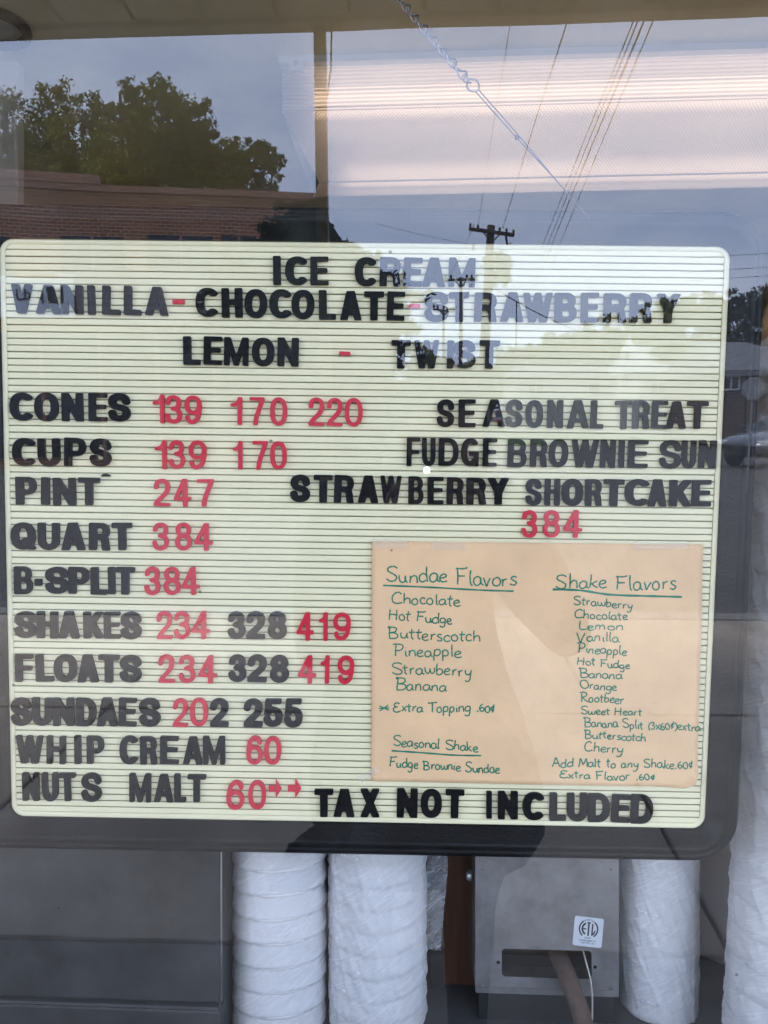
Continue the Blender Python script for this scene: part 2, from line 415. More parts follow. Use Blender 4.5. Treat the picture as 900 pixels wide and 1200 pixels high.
def lens_material():
    m = bpy.data.materials.new('prismatic_lens'); m.use_nodes = True
    t = m.node_tree
    for n in list(t.nodes): t.nodes.remove(n)
    o = t.nodes.new('ShaderNodeOutputMaterial')
    rf = t.nodes.new('ShaderNodeBsdfRefraction'); rf.inputs['IOR'].default_value = 1.18; rf.inputs['Roughness'].default_value = 0.40; rf.inputs[0].default_value = (0.95, 0.93, 0.93, 1)
    tl = t.nodes.new('ShaderNodeBsdfTranslucent'); tl.inputs[0].default_value = (0.78, 0.70, 0.68, 1)
    gl = t.nodes.new('ShaderNodeBsdfGlossy'); gl.inputs['Roughness'].default_value = 0.15
    df = t.nodes.new('ShaderNodeBsdfDiffuse'); df.inputs[0].default_value = (0.7, 0.7, 0.75, 1)
    tx = t.nodes.new('ShaderNodeTexCoord'); sp = t.nodes.new('ShaderNodeSeparateXYZ'); t.links.new(tx.outputs['Object'], sp.inputs[0])
    def sn(sock, k):
        a = t.nodes.new('ShaderNodeMath'); a.operation = 'MULTIPLY'; a.inputs[1].default_value = k; t.links.new(sock, a.inputs[0])
        b = t.nodes.new('ShaderNodeMath'); b.operation = 'SINE'; t.links.new(a.outputs[0], b.inputs[0]); return b.outputs[0]
    sx = sn(sp.outputs[0], 2*math.pi/0.0055); sy = sn(sp.outputs[1], 2*math.pi/0.0075); sz = sn(sp.outputs[2], 2*math.pi/0.006)
    pr = t.nodes.new('ShaderNodeMath'); pr.operation = 'MULTIPLY'; t.links.new(sx, pr.inputs[0]); t.links.new(sy, pr.inputs[1])
    geo = t.nodes.new('ShaderNodeNewGeometry'); sg = t.nodes.new('ShaderNodeSeparateXYZ'); t.links.new(geo.outputs['True Normal'], sg.inputs[0])
    ab = t.nodes.new('ShaderNodeMath'); ab.operation = 'ABSOLUTE'; t.links.new(sg.outputs[2], ab.inputs[0])
    gt = t.nodes.new('ShaderNodeMath'); gt.operation = 'GREATER_THAN'; gt.inputs[1].default_value = 0.5; t.links.new(ab.outputs[0], gt.inputs[0])
    mh = t.nodes.new('ShaderNodeMix'); mh.data_type = 'FLOAT'
    t.links.new(gt.outputs[0], mh.inputs[0]); t.links.new(sz, mh.inputs[2]); t.links.new(pr.outputs[0], mh.inputs[3])
    bp = t.nodes.new('ShaderNodeBump'); bp.inputs['Strength'].default_value = 0.5; bp.inputs['Distance'].default_value = 0.0025
    t.links.new(mh.outputs[0], bp.inputs['Height'])
    for nd in (rf, gl): t.links.new(bp.outputs[0], nd.inputs['Normal'])
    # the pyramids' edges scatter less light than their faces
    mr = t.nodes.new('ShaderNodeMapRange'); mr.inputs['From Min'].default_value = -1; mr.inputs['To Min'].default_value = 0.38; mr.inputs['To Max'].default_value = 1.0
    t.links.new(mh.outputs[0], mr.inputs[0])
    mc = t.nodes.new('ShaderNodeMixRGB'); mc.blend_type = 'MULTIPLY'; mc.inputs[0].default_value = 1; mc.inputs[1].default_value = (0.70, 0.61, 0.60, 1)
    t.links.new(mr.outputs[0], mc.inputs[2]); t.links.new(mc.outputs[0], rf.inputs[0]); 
    a = t.nodes.new('ShaderNodeMixShader'); a.inputs[0].default_value = 0.55; t.links.new(rf.outputs[0], a.inputs[1]); t.links.new(tl.outputs[0], a.inputs[2])
    b = t.nodes.new('ShaderNodeMixShader'); b.inputs[0].default_value = 0.10; t.links.new(a.outputs[0], b.inputs[1]); t.links.new(df.outputs[0], b.inputs[2])
    c = t.nodes.new('ShaderNodeMixShader'); c.inputs[0].default_value = 0.05; t.links.new(b.outputs[0], c.inputs[1]); t.links.new(gl.outputs[0], c.inputs[2])
    t.links.new(c.outputs[0], o.inputs[0])
    return m
M['lens'] = lens_material()

# ================================================================== SETTING: the shop front and its room
# outer wall with the opening for the window
WX0, WX1, WZ0, WZ1 = -0.80, 0.80, 0.93, 2.02
wall = empty('shop_wall'); tag(wall, 'pale painted shop wall around the order window', 'wall', kind='structure')
MB().box(-6, WX0, 0.52, 0.70, 0.0, 3.9).build('wall_panel', M['extwall'], wall)
MB().box(WX1, 6, 0.52, 0.70, 0.0, 3.9).build('wall_panel', M['extwall'], wall)
MB().box(WX0, WX1, 0.52, 0.70, 0.0, WZ0).build('wall_panel', M['extwall'], wall)
MB().box(WX0, WX1, 0.52, 0.70, WZ1, 3.9).build('wall_panel', M['extwall'], wall)

def gy(z): return 0.60 - 0.0641 * (z - 1.5)
win = empty('window', (0, gy(WZ0), WZ0)); tag(win, 'large leaning shop window with clean reflective glass', 'window', kind='structure')
# pane: a 5 mm slab leaning outwards at the top
t5 = 0.005
x0, x1, z0, z1 = WX0 + 0.035, WX1 - 0.035, WZ0 + 0.03, WZ1 - 0.03
base = Vector(win.location)
vs = [Vector(p) - base for p in ((x0,gy(z0),z0),(x1,gy(z0),z0),(x1,gy(z1),z1),(x0,gy(z1),z1),(x0,gy(z0)+t5,z0),(x1,gy(z0)+t5,z0),(x1,gy(z1)+t5,z1),(x0,gy(z1)+t5,z1))]
mesh_obj('glass_pane', vs, [(0,1,2,3),(4,7,6,5)], M['glass'], win)
fb = MB()
for (a, b, c, d) in ((WX0, WX0+0.04, WZ0, WZ1), (WX1-0.04, WX1, WZ0, WZ1), (WX0+0.04, WX1-0.04, WZ0, WZ0+0.035), (WX0+0.04, WX1-0.04, WZ1-0.035, WZ1)):
    pts = []
    for dy in (-0.022, 0.028):
        for (x, z) in ((a,c),(b,c),(b,d),(a,d)):
            pts.append(Vector((x, gy(z)+dy, z)) - base)
    bar = MB().add(pts, [(0,1,2,3),(7,6,5,4),(0,4,5,1),(1,5,6,2),(2,6,7,3),(3,7,4,0)])
    bevelled(bar.build('frame_bar', M['alu'], win), 0.003)
bevelled(MB().box(WX0-0.04, WX1+0.04, 0.44, 0.60, WZ0-0.045, WZ0-0.002, Matrix.Translation(-base)).build('sill', M['alu'], win), 0.004)

CEIL = P(340, 80, 1.25).z + 0.012
# room behind the glass
tag(MB().box(-3.2, 3.2, 0.70, 4.2, -0.02, 0.0).build('floor', M['infloor']), kind='structure')
tag(MB().box(-3.2, 3.2, 0.70, 4.2, CEIL, CEIL + 0.05).build('ceiling', M['inceil']), kind='structure')
tag(MB().box(-3.2, 3.2, 4.2, 4.3, 0.0, CEIL - 0.001).build('wall_back', M['inwall']), kind='structure')
tag(MB().box(-3.3, -3.2, 0.70, 4.3, 0.0, CEIL - 0.001).build('wall_left', M['inwall']), kind='structure')
tag(MB().box(3.2, 3.3, 0.70, 4.3, 0.0, CEIL - 0.001).build('wall_right', M['inwall']), kind='structure')

# porch roof
EDGE_D = 3.6
eL, eR = RP(0, 40, EDGE_D), RP(900, 22, EDGE_D)
SZ = RP(378, 31, EDGE_D).z
EY = CM.y - EDGE_D
porch = empty('porch_roof', (0, EY, SZ)); tag(porch, 'beige boarded porch roof soffit reflected along the top edge', 'porch roof')
bw = 0.30
off = RP(90, 12, EDGE_D).x
bm_ = MB().box(0, bw-0.022, 0, 0.52-EY, 0.004, 0.03)
bm_.box(bw-0.022, bw, 0, 0.52-EY, 0.027, 0.03)
first = None
k0 = -9
for k in range(k0, 11):
    xk = off + k*bw
    if first is None:
        first = bm_.build('board', M['soffit'], porch); first.location = (xk, 0, 0)
    else:
        share('board', first.data, porch, (xk, 0, 0))
bevelled(MB().box(-2.9, 3.5, -0.03, 0.0, 0.0, 0.24).build('fascia', M['fascia'], porch), 0.006)
MB().box(-2.9, 3.5, 0.0, 0.09, -0.02, 0.012).build('beam', M['fascia'], porch)
MB().box(-2.9, 3.5, -0.03, 0.52-EY, 0.24, 0.30).build('roof_deck', M['fascia'], porch)
# porch post
pp = RP(377, 33, EDGE_D + 0.03)
post = MB().box(-0.025, 0.025, -0.025, 0.025, 0.13, SZ+0.10).build('shaft', M['post'])
po = empty('porch_post', (pp.x, EY+0.045, 0)); tag(po, 'slim square beige porch post seen between the brick building and the pole', 'post')
post.parent = po; bevelled(post, 0.004)
bevelled(MB().box(-0.05, 0.05, -0.05, 0.05, 0.124, 0.14).build('base_plate', M['post'], po), 0.003)
post.data.transform(Matrix.Translation((0, 0, 0)))
br = MB()
br.tube([(0.028, 0, SZ-0.30), (0.045, 0.0, SZ-0.18), (0.05, 0, SZ-0.02)], 0.004, 6)
br.build('cable', M['wirek'], po)

# ground
tag(MB().add([(-400,-600,0),(400,-600,0),(400,0.52,0),(-400,0.52,0)], [(0,1,2,3)]).build('ground', M['asphalt']), kind='structure')
pave = empty('pavement', (0, 0, 0)); tag(pave, kind='structure')
ys = [0.5, RZ(500, 1108, .13).y, RZ(500, 832, .13).y, RZ(500, 722, .13).y]
xj = RZ(845, 1090, .13).x
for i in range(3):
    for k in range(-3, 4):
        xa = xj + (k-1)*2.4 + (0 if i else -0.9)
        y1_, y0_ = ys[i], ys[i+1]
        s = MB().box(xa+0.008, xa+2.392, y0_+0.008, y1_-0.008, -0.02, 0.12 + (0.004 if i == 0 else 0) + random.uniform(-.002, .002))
        so = s.build('slab', M['concrete'] if i else M['shaded_slab'], pave)
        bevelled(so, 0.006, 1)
tag(MB().box(-9, 12, ys[3]-0.18, ys[3]-0.004, -0.02, 0.125).build('kerb', M['kerb']), kind='structure')
# lawn by the houses and verge beneath the trees
gA = RZ(840, 516).y
tag(MB().box(6, 40, gA-22, gA, -0.05, 0.05).build('lawn', M['grass']), 'mown grass in front of the brick bungalow', 'grass', kind='structure')
tag(MB().box(-60, 5.5, -160, -34, -0.05, 0.04).build('verge', M['grass']), 'grass verge under the far trees', 'grass', kind='structure')

# ================================================================== THE LETTER BOARD
# pose fitted to its four corners: it hangs leaning out at the top, turned and rolled a little
BR = Matrix.Rotation(R_(2.442), 3, 'Z') @ Matrix.Rotation(R_(4.255), 3, 'X') @ Matrix.Rotation(R_(0.828), 3, 'Y')
ud, vd = BR @ Vector((1, 0, 0)), BR @ Vector((0, 0, 1))
nd = -(BR @ Vector((0, 1, 0)))        # towards the viewer
B0 = Vector((-0.0602, 0.72, 1.5 - 0.02537))
BM = Matrix(((ud.x, vd.x, nd.x, B0.x), (ud.y, vd.y, nd.y, B0.y), (ud.z, vd.z, nd.z, B0.z), (0,0,0,1)))
BMi = BM.inverted()
print('board axes', ud, vd, nd)
def L(px, py, h=0.0):                 # pixel -> board coordinates on the plane h metres in front of the panel
    r = ray(px, py)
    p0 = B0 + nd*h
    t = (p0 - CAM).dot(nd) / r.dot(nd)
    q = BMi @ (CAM + r*t)
    return q.x, q.y
cs = [L(0,280), L(855,290), L(825,970), L(15,955)]
PX0 = (cs[0][0]+cs[3][0])/2; PX1 = (cs[1][0]+cs[2][0])/2; PY1 = (cs[0][1]+cs[1][1])/2; PY0 = (cs[2][1]+cs[3][1])/2
print('board corners', cs, (PX0, PX1, PY0, PY1))
board = bpy.data.objects.new('letter_board', None); COL.objects.link(board); board.matrix_world = BM
tag(board, 'cream grooved menu letter board in a black rounded frame behind the window glass', 'letter board')

PXM = 0.72/F*1.0                       # metres per photo pixel on the board
# ribbed panel
def ribbed_panel():
    vs, fs, fm = [], [], []
    x0, x1 = PX0 + 4*PXM, PX1 - 6*PXM
    y = PY1 - 4*PXM
    pitch = 0.00595
    n = int((PY1 - PY0 - 8*PXM) / pitch)
    pitch = (PY1 - PY0 - 8*PXM) / n
    g = 0.00072                        # groove width
    prof = []
    for i in range(n):
        jt = random.uniform(-0.00012, 0.00012)
        a = y - i*pitch + jt
        b = a - pitch + g
        prof += [(a, -0.0005, 0), (a-0.0005, 0.0, 0), (b+0.0008, 0.0, 0), (b+0.0001, -0.0006, 0), (b, -0.0026, 1), (b-g, -0.0026, 1)]
    for (yy, h, m_) in prof:
        vs += [(x0, yy, h), (x1, yy, h)]
    for i in range(len(prof)-1):
        fs.append((2*i, 2*i+2, 2*i+3, 2*i+1))
        fm.append(1 if (prof[i][2] == 1) or (prof[i][1] < -0.0005 and prof[i+1][1] < -0.002) else 0)
    b = len(vs)
    vs += [(PX0, PY0, -0.004), (PX1, PY0, -0.004), (PX1, PY1, -0.004), (PX0, PY1, -0.004)]
    fs.append((b, b+1, b+2, b+3)); fm.append(0)
    return mesh_obj('panel', vs, fs, M['board'], board, mats=[M['groove']], fm=fm)
ribbed_panel()

def rrect(x0, x1, y0, y1, r, n=10):
    pts = []
    for (cx, cy_, a0) in ((x1-r, y1-r, 0), (x0+r, y1-r, 90), (x0+r, y0+r, 180), (x1-r, y0+r, 270)):
        for k in range(n+1):
            a = R_(a0 + 90*k/n)
            pts.append((cx + r*math.cos(a), cy_ + r*math.sin(a)))
    return pts
def sweep_rrect(prof, r0, n=10):
    """prof: list of (outward offset, height)"""
    vs, fs = [], []
    cnt = 4*(n+1)
    for (d, h) in prof:
        for (x, y) in rrect(PX0-d*(1.75 if d > 0 else 1), PX1+d, PY0-d, PY1+d, r0+d, n):
            vs.append((x, y, h))
    for i in range(len(prof)-1):
        for k in range(cnt):
            fs.append((i*cnt+k, i*cnt+(k+1) % cnt, (i+1)*cnt+(k+1) % cnt, (i+1)*cnt+k))
    return vs, fs
p1 = PXM
vs, fs = sweep_rrect([(-5.5*p1, 0.0002), (-5.0*p1, 0.0010), (-1*p1, 0.0014), (0.5*p1, 0.0012)], 15*p1)
mesh_obj('panel_rim', vs, fs, M['board'], board, True)
vs, fs = sweep_rrect([(0.0*p1, -0.002), (0.0*p1, 0.003), (1.0*p1, 0.0045), (8*p1, 0.0055), (9*p1, 0.0075), (17*p1, 0.0085), (18*p1, 0.0105), (25*p1, 0.0115), (26.5*p1, 0.0095), (28*p1, 0.0112), (33*p1, 0.0105), (36.5*p1, 0.007), (37.5*p1, 0.001), (37.5*p1, -0.016), (0, -0.016), (0, -0.004)], 15.5*p1)
mesh_obj('frame', vs, fs, M['frame'], board, True)

# ---- letters: skeletons swept to outlines
def catmull(pts, n=6):
    out_ = []
    P_ = [pts[0]] + list(pts) + [pts[-1]]
    for i in range(1, len(P_)-2):
        p0, p1_, p2, p3 = [np.array(q, float) for q in P_[i-1:i+3]]
        for k in range(n):
            t = k/n
            out_.append(tuple(0.5*((2*p1_) + (-p0+p2)*t + (2*p0-5*p1_+4*p2-p3)*t*t + (-p0+3*p1_-3*p2+p3)*t**3)))
    out_.append(tuple(pts[-1]))
    return out_
def ell(cx, cy_, rx, ry, a0, a1, n=20, e=2.35):
    out_ = []
    for k in range(n+1):
        a = R_(a0 + (a1-a0)*k/n)
        c, s = math.cos(a), math.sin(a)
        out_.append((cx + rx*math.copysign(abs(c)**(2/e), c), cy_ + ry*math.copysign(abs(s)**(2/e), s)))
    return out_
def bowl(x0, xr, yt, yb, n=12):
    r = (yt-yb)/2
    return [(x0, yt), (xr-0.42, yt)] + ell(xr-0.42, (yt+yb)/2, 0.42, r, 90, -90, n) + [(xr-0.42, yb), (x0, yb)]
S_CURVE = catmull([(.97,.72),(.86,.93),(.5,1.0),(.13,.92),(.03,.73),(.16,.57),(.5,.50),(.85,.42),(.98,.26),(.87,.07),(.5,0.0),(.12,.07),(0,.28)])
GL = {
 'A': [('S',1,[(0,-.12),(.46,1.12)]), ('S',1,[(1,-.12),(.54,1.12)]), ('B',.8,[(.17,.24),(.83,.24)])],
 'B': [('S',1,[(0,0),(0,1)]), ('B',.88,bowl(0,.92,1,.53)), ('B',.88,bowl(0,1,.53,0))],
 'C': [('B',1,ell(.5,.5,.5,.5,38,322))],
 'D': [('S',1,[(0,0),(0,1)]), ('B',.92,[(0,1),(.42,1)]+ell(.42,.5,.58,.5,90,-90,16)+[(.42,0),(0,0)])],
 'E': [('S',1,[(0,0),(0,1)]), ('S',.85,[(0,1),(1,1)]), ('S',.85,[(0,.52),(.9,.52)]), ('S',.85,[(0,0),(1,0)])],
 'F': [('S',1,[(0,0),(0,1)]), ('S',.85,[(0,1),(1,1)]), ('S',.85,[(0,.50),(.88,.50)])],
 'G': [('B',1,ell(.5,.5,.5,.5,38,330)), ('S',.85,[(.62,.43),(1,.43)]), ('S',.8,[(1,.43),(1,.0)])],
 'H': [('S',1,[(0,0),(0,1)]), ('S',1,[(1,0),(1,1)]), ('B',.88,[(0,.53),(1,.53)])],
 'I': [('S',1,[(.5,0),(.5,1)])],
 'K': [('S',1,[(0,0),(0,1)]), ('S',1,[(0,.30),(1.02,1.12)]), ('S',1,[(.36,.60),(1.02,-.12)])],
 'L': [('S',1,[(0,0),(0,1)]), ('S',.88,[(0,0),(1,0)])],
 'M': [('S',.95,[(0,0),(0,1)]), ('S',.95,[(1,0),(1,1)]), ('S',.9,[(.04,1.1),(.5,.0)]), ('S',.9,[(.96,1.1),(.5,.0)])],
 'N': [('S',.95,[(0,0),(0,1)]), ('S',.95,[(1,0),(1,1)]), ('S',.95,[(.0,1.08),(1,-.08)])],
 'O': [('O',1,ell(.5,.5,.5,.5,0,360,32))],
 'P': [('S',1,[(0,0),(0,1)]), ('B',.88,bowl(0,1,1,.44))],
 'Q': [('O',1,ell(.5,.5,.5,.5,0,360,32)), ('S',.9,[(.58,.28),(1.0,-.04)])],
 'R': [('S',1,[(0,0),(0,1)]), ('B',.88,bowl(0,.97,1,.48)), ('S',.95,catmull([(.55,.48),(.80,.42),(.90,.24),(.92,.08),(.98,-.10)]))],
 'S': [('B',1,S_CURVE)],
 'T': [('S',1,[(.5,0),(.5,1)]), ('S',.9,[(0,1),(1,1)])],
 'U': [('S',1,[(0,1),(0,.9)]), ('B',1,[(0,1),(0,.38)]+ell(.5,.38,.5,.38,180,360,16)+[(1,.38),(1,1)]), ('S',1,[(1,.9),(1,1)])],
 'V': [('S',1,[(0,1.12),(.46,-.1)]), ('S',1,[(1,1.12),(.54,-.1)])],
 'W': [('S',.88,[(0,1.1),(.24,-.1)]), ('S',.88,[(.28,-.1),(.5,1.1)]), ('S',.88,[(.5,1.1),(.72,-.1)]), ('S',.88,[(.76,-.1),(1,1.1)])],
 'X': [('S',1,[(0,1.12),(1,-.12)]), ('S',1,[(1,1.12),(0,-.12)])],
 'Y': [('S',1,[(0,1.12),(.5,.42)]), ('S',1,[(1,1.12),(.5,.42)]), ('S',1,[(.5,0),(.5,.46)])],
 '0': [('O',1,ell(.5,.5,.5,.5,0,360,32))],
 '1': [('S',1,[(1,0),(1,1)]), ('B',.85,catmull([(-.15,.74),(.35,.76),(.75,.86),(1,1.02)]))],
 '2': [('B',1,catmull([(.02,.68),(.12,.91),(.5,1),(.86,.92),(.97,.72),(.84,.50),(.45,.28),(.14,.12),(.03,-.02)])), ('S',.9,[(0,0),(1,0)])],
 '3': [('B',1,catmull([(.04,.74),(.16,.93),(.5,1),(.84,.92),(.92,.75),(.80,.58),(.42,.53)])), ('B',1,catmull([(.42,.53),(.82,.48),(1,.28),(.87,.07),(.5,0),(.13,.07),(0,.27)]))],
 '4': [('S',1,[(.70,0),(.70,1)]), ('B',.9,[(.66,1.03),(-.02,.25)]), ('S',.9,[(0,.26),(1,.26)])],
 '5': [('S',.9,[(.18,1),(.95,1)]), ('S',.9,[(.16,1),(.08,.52)]), ('B',1,catmull([(.06,.48),(.26,.60),(.55,.63),(.88,.54),(1,.32),(.88,.08),(.5,0),(.14,.06),(0,.25)]))],
 '6': [('O',1,ell(.5,.31,.5,.31,0,360,28,2.1)), ('B',1,catmull([(.95,.78),(.82,.95),(.5,1),(.16,.86),(.02,.55),(0,.31)]))],
 '7': [('S',.9,[(0,1),(1,1)]), ('S',1,catmull([(1,.98),(.66,.55),(.42,.22),(.34,-.1)]))],
 '8': [('O',1,ell(.5,.765,.44,.235,0,360,24,2.1)), ('O',1,ell(.5,.265,.5,.265,0,360,24,2.1))],
 '-': [('S',1,[(0,.5),(1,.5)])],
}
GL['9'] = [(k, wd, [(1-x, 1-y) for (x, y) in pts]) for (k, wd, pts) in GL['6']]

def glyph_loops(ch, W, H, wd):
    """outline loops of a glyph W x H (any unit) with stroke wd, from a distance field"""
    pad = wd*0.6
    res = H/46.0
    nx, ny = int((W+2*pad)/res)+2, int((H+2*pad)/res)+2
    X, Y = np.meshgrid(np.arange(nx)*res-pad, np.arange(ny)*res-pad)
    D = np.full(X.shape, 1e9)
    for (kind, mul, pts) in GL[ch]:
        hw = wd*mul/2
        ix, iy = wd/2, wd*min(1, mul)/2
        if ch == 'I': q = [(W/2, iy + v*(H-2*iy)) for (u, v) in pts]
        else: q = [(ix + u*(W-2*ix), iy + v*(H-2*iy)) for (u, v) in pts]
        n = len(q)
        for i in range(n-1):
            ax, ay = q[i]; bx, by = q[i+1]
            dx, dy = bx-ax, by-ay
            ln = math.hypot(dx, dy)
            if ln < 1e-9: continue
            dx /= ln; dy /= ln
            s = (X-ax)*dx + (Y-ay)*dy
            pr = np.abs((X-ax)*(-dy) + (Y-ay)*dx)
            ext = hw if kind == 'S' else 0.0
            lo = -ext if (i == 0 and kind != 'O') else 0.0
            hi = ln + (ext if (i == n-2 and kind != 'O') else 0.0)
            out_s = np.maximum(lo - s, s - hi)
            over = np.maximum(out_s, 0)
            flat_lo = (s < lo) & (i == 0) & (kind != 'O')
            flat_hi = (s > hi) & (i == n-2) & (kind != 'O')
            d = np.sqrt(pr**2 + over**2) - hw
            d = np.where(flat_lo | flat_hi, np.maximum(pr-hw, over), d)
            inside = out_s < 0
            e0 = (i == 0 and kind != 'O'); e1 = (i == n-2 and kind != 'O')
            d = np.where(inside, pr-hw, d)
            if e0: d = np.where((s < lo + hw) & inside, np.maximum(d, lo - s), d)
            if e1: d = np.where((s > hi - hw) & inside, np.maximum(d, s - hi), d)
            D = np.minimum(D, d)
    bx_ = np.maximum(np.maximum(-X, X-W), np.maximum(-Y, Y-H))
    D = np.maximum(D, bx_)
    # soften the corners a little, as in moulded plastic
    for _ in range(2):
        Dp = np.pad(D, 1, mode='edge')
        D = (Dp[1:-1,1:-1]*4 + Dp[:-2,1:-1] + Dp[2:,1:-1] + Dp[1:-1,:-2] + Dp[1:-1,2:])/8
    segs = {}
    def key(p): return (round(p[0]/res*1000), round(p[1]/res*1000))
    pos = {}
    inside = D < 0
    for j in range(ny-1):
        for i in range(nx-1):
            c = [inside[j,i], inside[j,i+1], inside[j+1,i+1], inside[j+1,i]]
            code = c[0]*1 + c[1]*2 + c[2]*4 + c[3]*8
            if code in (0, 15): continue
            d = [D[j,i], D[j,i+1], D[j+1,i+1], D[j+1,i]]
            cn = [(X[j,i],Y[j,i]), (X[j,i+1],Y[j,i+1]), (X[j+1,i+1],Y[j+1,i+1]), (X[j+1,i],Y[j+1,i])]
            def ed(a, b):
                if a > b: a, b = b, a
                t = d[a]/(d[a]-d[b]) if abs(d[a]-d[b]) > 1e-12 else .5
                return (cn[a][0]+(cn[b][0]-cn[a][0])*t, cn[a][1]+(cn[b][1]-cn[a][1])*t)
            E = {0: (0,1), 1: (1,2), 2: (2,3), 3: (3,0)}
            table = {1:[(3,0)],2:[(0,1)],3:[(3,1)],4:[(1,2)],5:[(3,0),(1,2)],6:[(0,2)],7:[(3,2)],8:[(2,3)],9:[(2,0)],10:[(0,1),(2,3)],11:[(2,1)],12:[(1,3)],13:[(1,0)],14:[(0,3)]}
            for (ea, eb) in table[code]:
                pa, pb = ed(*E[ea]), ed(*E[eb])
                ka, kb = key(pa), key(pb)
                if ka == kb: continue
                pos[ka] = pa; pos[kb] = pb
                segs.setdefault(ka, []).append(kb)
    loops = []
    while segs:
        st = next(iter(segs)); lp_ = [st]; cur = st
        while True:
            nx_ = segs.get(cur)
            if not nx_: break
            nk = nx_.pop()
            if not nx_: del segs[cur]
            if nk == st: break
            lp_.append(nk); cur = nk
        if len(lp_) > 5: loops.append([pos[k] for k in lp_])
    def simp(pts, eps):
        def dp(a, b):
            if b <= a+1: return []
            ax, ay = pts[a]; bx, by = pts[b % len(pts)]
            dx, dy = bx-ax, by-ay; ln = math.hypot(dx, dy) or 1e-9
            best, bi = -1, -1
            for i in range(a+1, b):
                px_, py_ = pts[i]
                dd = abs((px_-ax)*dy - (py_-ay)*dx)/ln if ln > 1e-8 else math.hypot(px_-ax, py_-ay)
                if dd > best: best, bi = dd, i
            if best > eps: return dp(a, bi) + [bi] + dp(bi, b)
            return []
        n = len(pts); h = n//2
        idx = [0] + dp(0, h) + [h] + dp(h, n)
        return [pts[i] for i in idx]
    return [simp(l, res*0.16) for l in loops]

def prism(loops, h, name, material):
    v2 = [[Vector((x, y, 0)) for (x, y) in lp_] for lp_ in loops]
    tris = tessellate_polygon(v2)
    flat = [p for lp_ in v2 for p in lp_]
    n = len(flat)
    vs = [(p.x, p.y, 0) for p in flat] + [(p.x, p.y, h) for p in flat]
    fs = []
    for t in tris:
        a, b, c = t
        A, B, C_ = flat[a], flat[b], flat[c]
        if (B-A).cross(C_-A).z < 0: a, c = c, a
        fs.append((a+n, b+n, c+n))
    s = 0
    for lp_ in v2:
        m = len(lp_)
        for i in range(m):
            j = (i+1) % m
            fs.append((s+i, s+j, n+s+j, n+s+i))
        s += m
    me = bpy.data.meshes.new(name); me.from_pydata(vs, [], fs); me.materials.append(material); me.update()
    return me

CACHE = {}
def letter(ch, x0, x1, yt, yb, style):
    """one moulded character, given by its extents in the photograph"""
    red = style.startswith('r')
    wd = {'k': 8.8, 'n': 7.0, 'r': 5.0}[style[0]]
    if ch == '-':
        wd = yb - yt
    Wp = max(1, round((x1-x0)/1.5)*1.5) if ch not in 'I-' else x1-x0
    Hp = 33.0 if ch != '-' else yb-yt
    key = (ch, Wp, Hp, style)
    h = 0.0030
    if key not in CACHE:
        sq = {'k': 0.80, 'n': 0.86, 'r': 0.90}[style[0]]
        wdd = min(wd, Wp*(0.235 if ch in 'WM' else 0.37)) if ch not in 'TL1' else wd
        if ch == 'I': wdd = Wp
        if ch in '-':
            lp_ = [[(0.6,0),(Wp-0.6,0),(Wp,0.6),(Wp,Hp-0.6),(Wp-0.6,Hp),(0.6,Hp),(0,Hp-0.6),(0,0.6)]]
        else:
            lp_ = glyph_loops(ch, Wp, Hp/sq, wdd)
        xs = [p[0] for l in lp_ for p in l]; ysx = [p[1] for l in lp_ for p in l]
        a0, a1, b0, b1 = min(xs), max(xs), min(ysx), max(ysx)
        lp_ = [[((x-a0)/(a1-a0)-.5, (y-b0)/(b1-b0)-.5) for (x, y) in l] for l in lp_]
        nm = 'numeral' if ch.isdigit() else ('dash' if ch == '-' else 'letter')
        CACHE[key] = prism(lp_, 1.0, nm, M['red_letter'] if red else M['black_letter'])
    me = CACHE[key]
    cx, cy_ = (x0+x1)/2, (yt+yb)/2
    u, v = L(cx, cy_, h)
    ua, _ = L(x0, cy_, h); ub, _ = L(x1, cy_, h)
    _, va = L(cx, yb, h); _, vb = L(cx, yt, h)
    nm = 'numeral' if ch.isdigit() else ('dash' if ch == '-' else 'letter')
    o = share(nm, me, board, (u, v, 0.0004), (0, 0, R_(random.uniform(-1.3, 1.3))), (ub-ua, vb-va, h))
    return o

def row(s, ext, ytl, ytr, ybl, ybr, style):
    """s: characters; ext: (left, right) of each; tops and bottoms at the first and the last"""
    xa, xb = ext[0][0], ext[-1][1]
    for ch, (a, b) in zip(s, ext):
        t = ((a+b)/2-xa)/(xb-xa)
        yt = ytl + (ytr-ytl)*t; yb = ybl + (ybr-ybl)*t
        letter(ch, a, b, yt + random.uniform(-.4, .4), yb + random.uniform(-.4, .4), style)

row('ICECREAM', [(320,329),(334,360),(363.5,385),(415.5,441),(445,470),(473,495),(495,522),(526,557)], 300, 302.5, 333.5, 336.5, 'k')
row('VANILLA', [(13,37),(42,70.5),(71,97),(102.5,111),(119.5,141),(145,165),(170,197)], 333, 336, 367, 370, 'k')
letter('-', 202, 216, 351, 356, 'r')
row('CHOCOLATE', [(229,255),(259.5,284),(286.5,313),(315.5,341.5),(341.5,368.5),(373.5,393.5),(398.5,423.5),(426.5,450),(453.5,474.5)], 337, 342, 371, 376, 'k')
letter('-', 479.5, 492.5, 356, 361, 'r')
row('STRAWBERRY', [(497,526),(526.5,550),(556,582.5),(587,614),(613.5,647.5),(650,676),(681,702),(707.5,734.5),(738.5,764.5),(770,797)], 342, 344, 376.5, 378, 'k')
row('LEMON', [(214.5,234.5),(238.5,260),(262.5,291),(295,321.5),(325,350)], 394, 396, 427, 429.5, 'k')
letter('-', 397.5, 410.5, 412, 416.5, 'r')
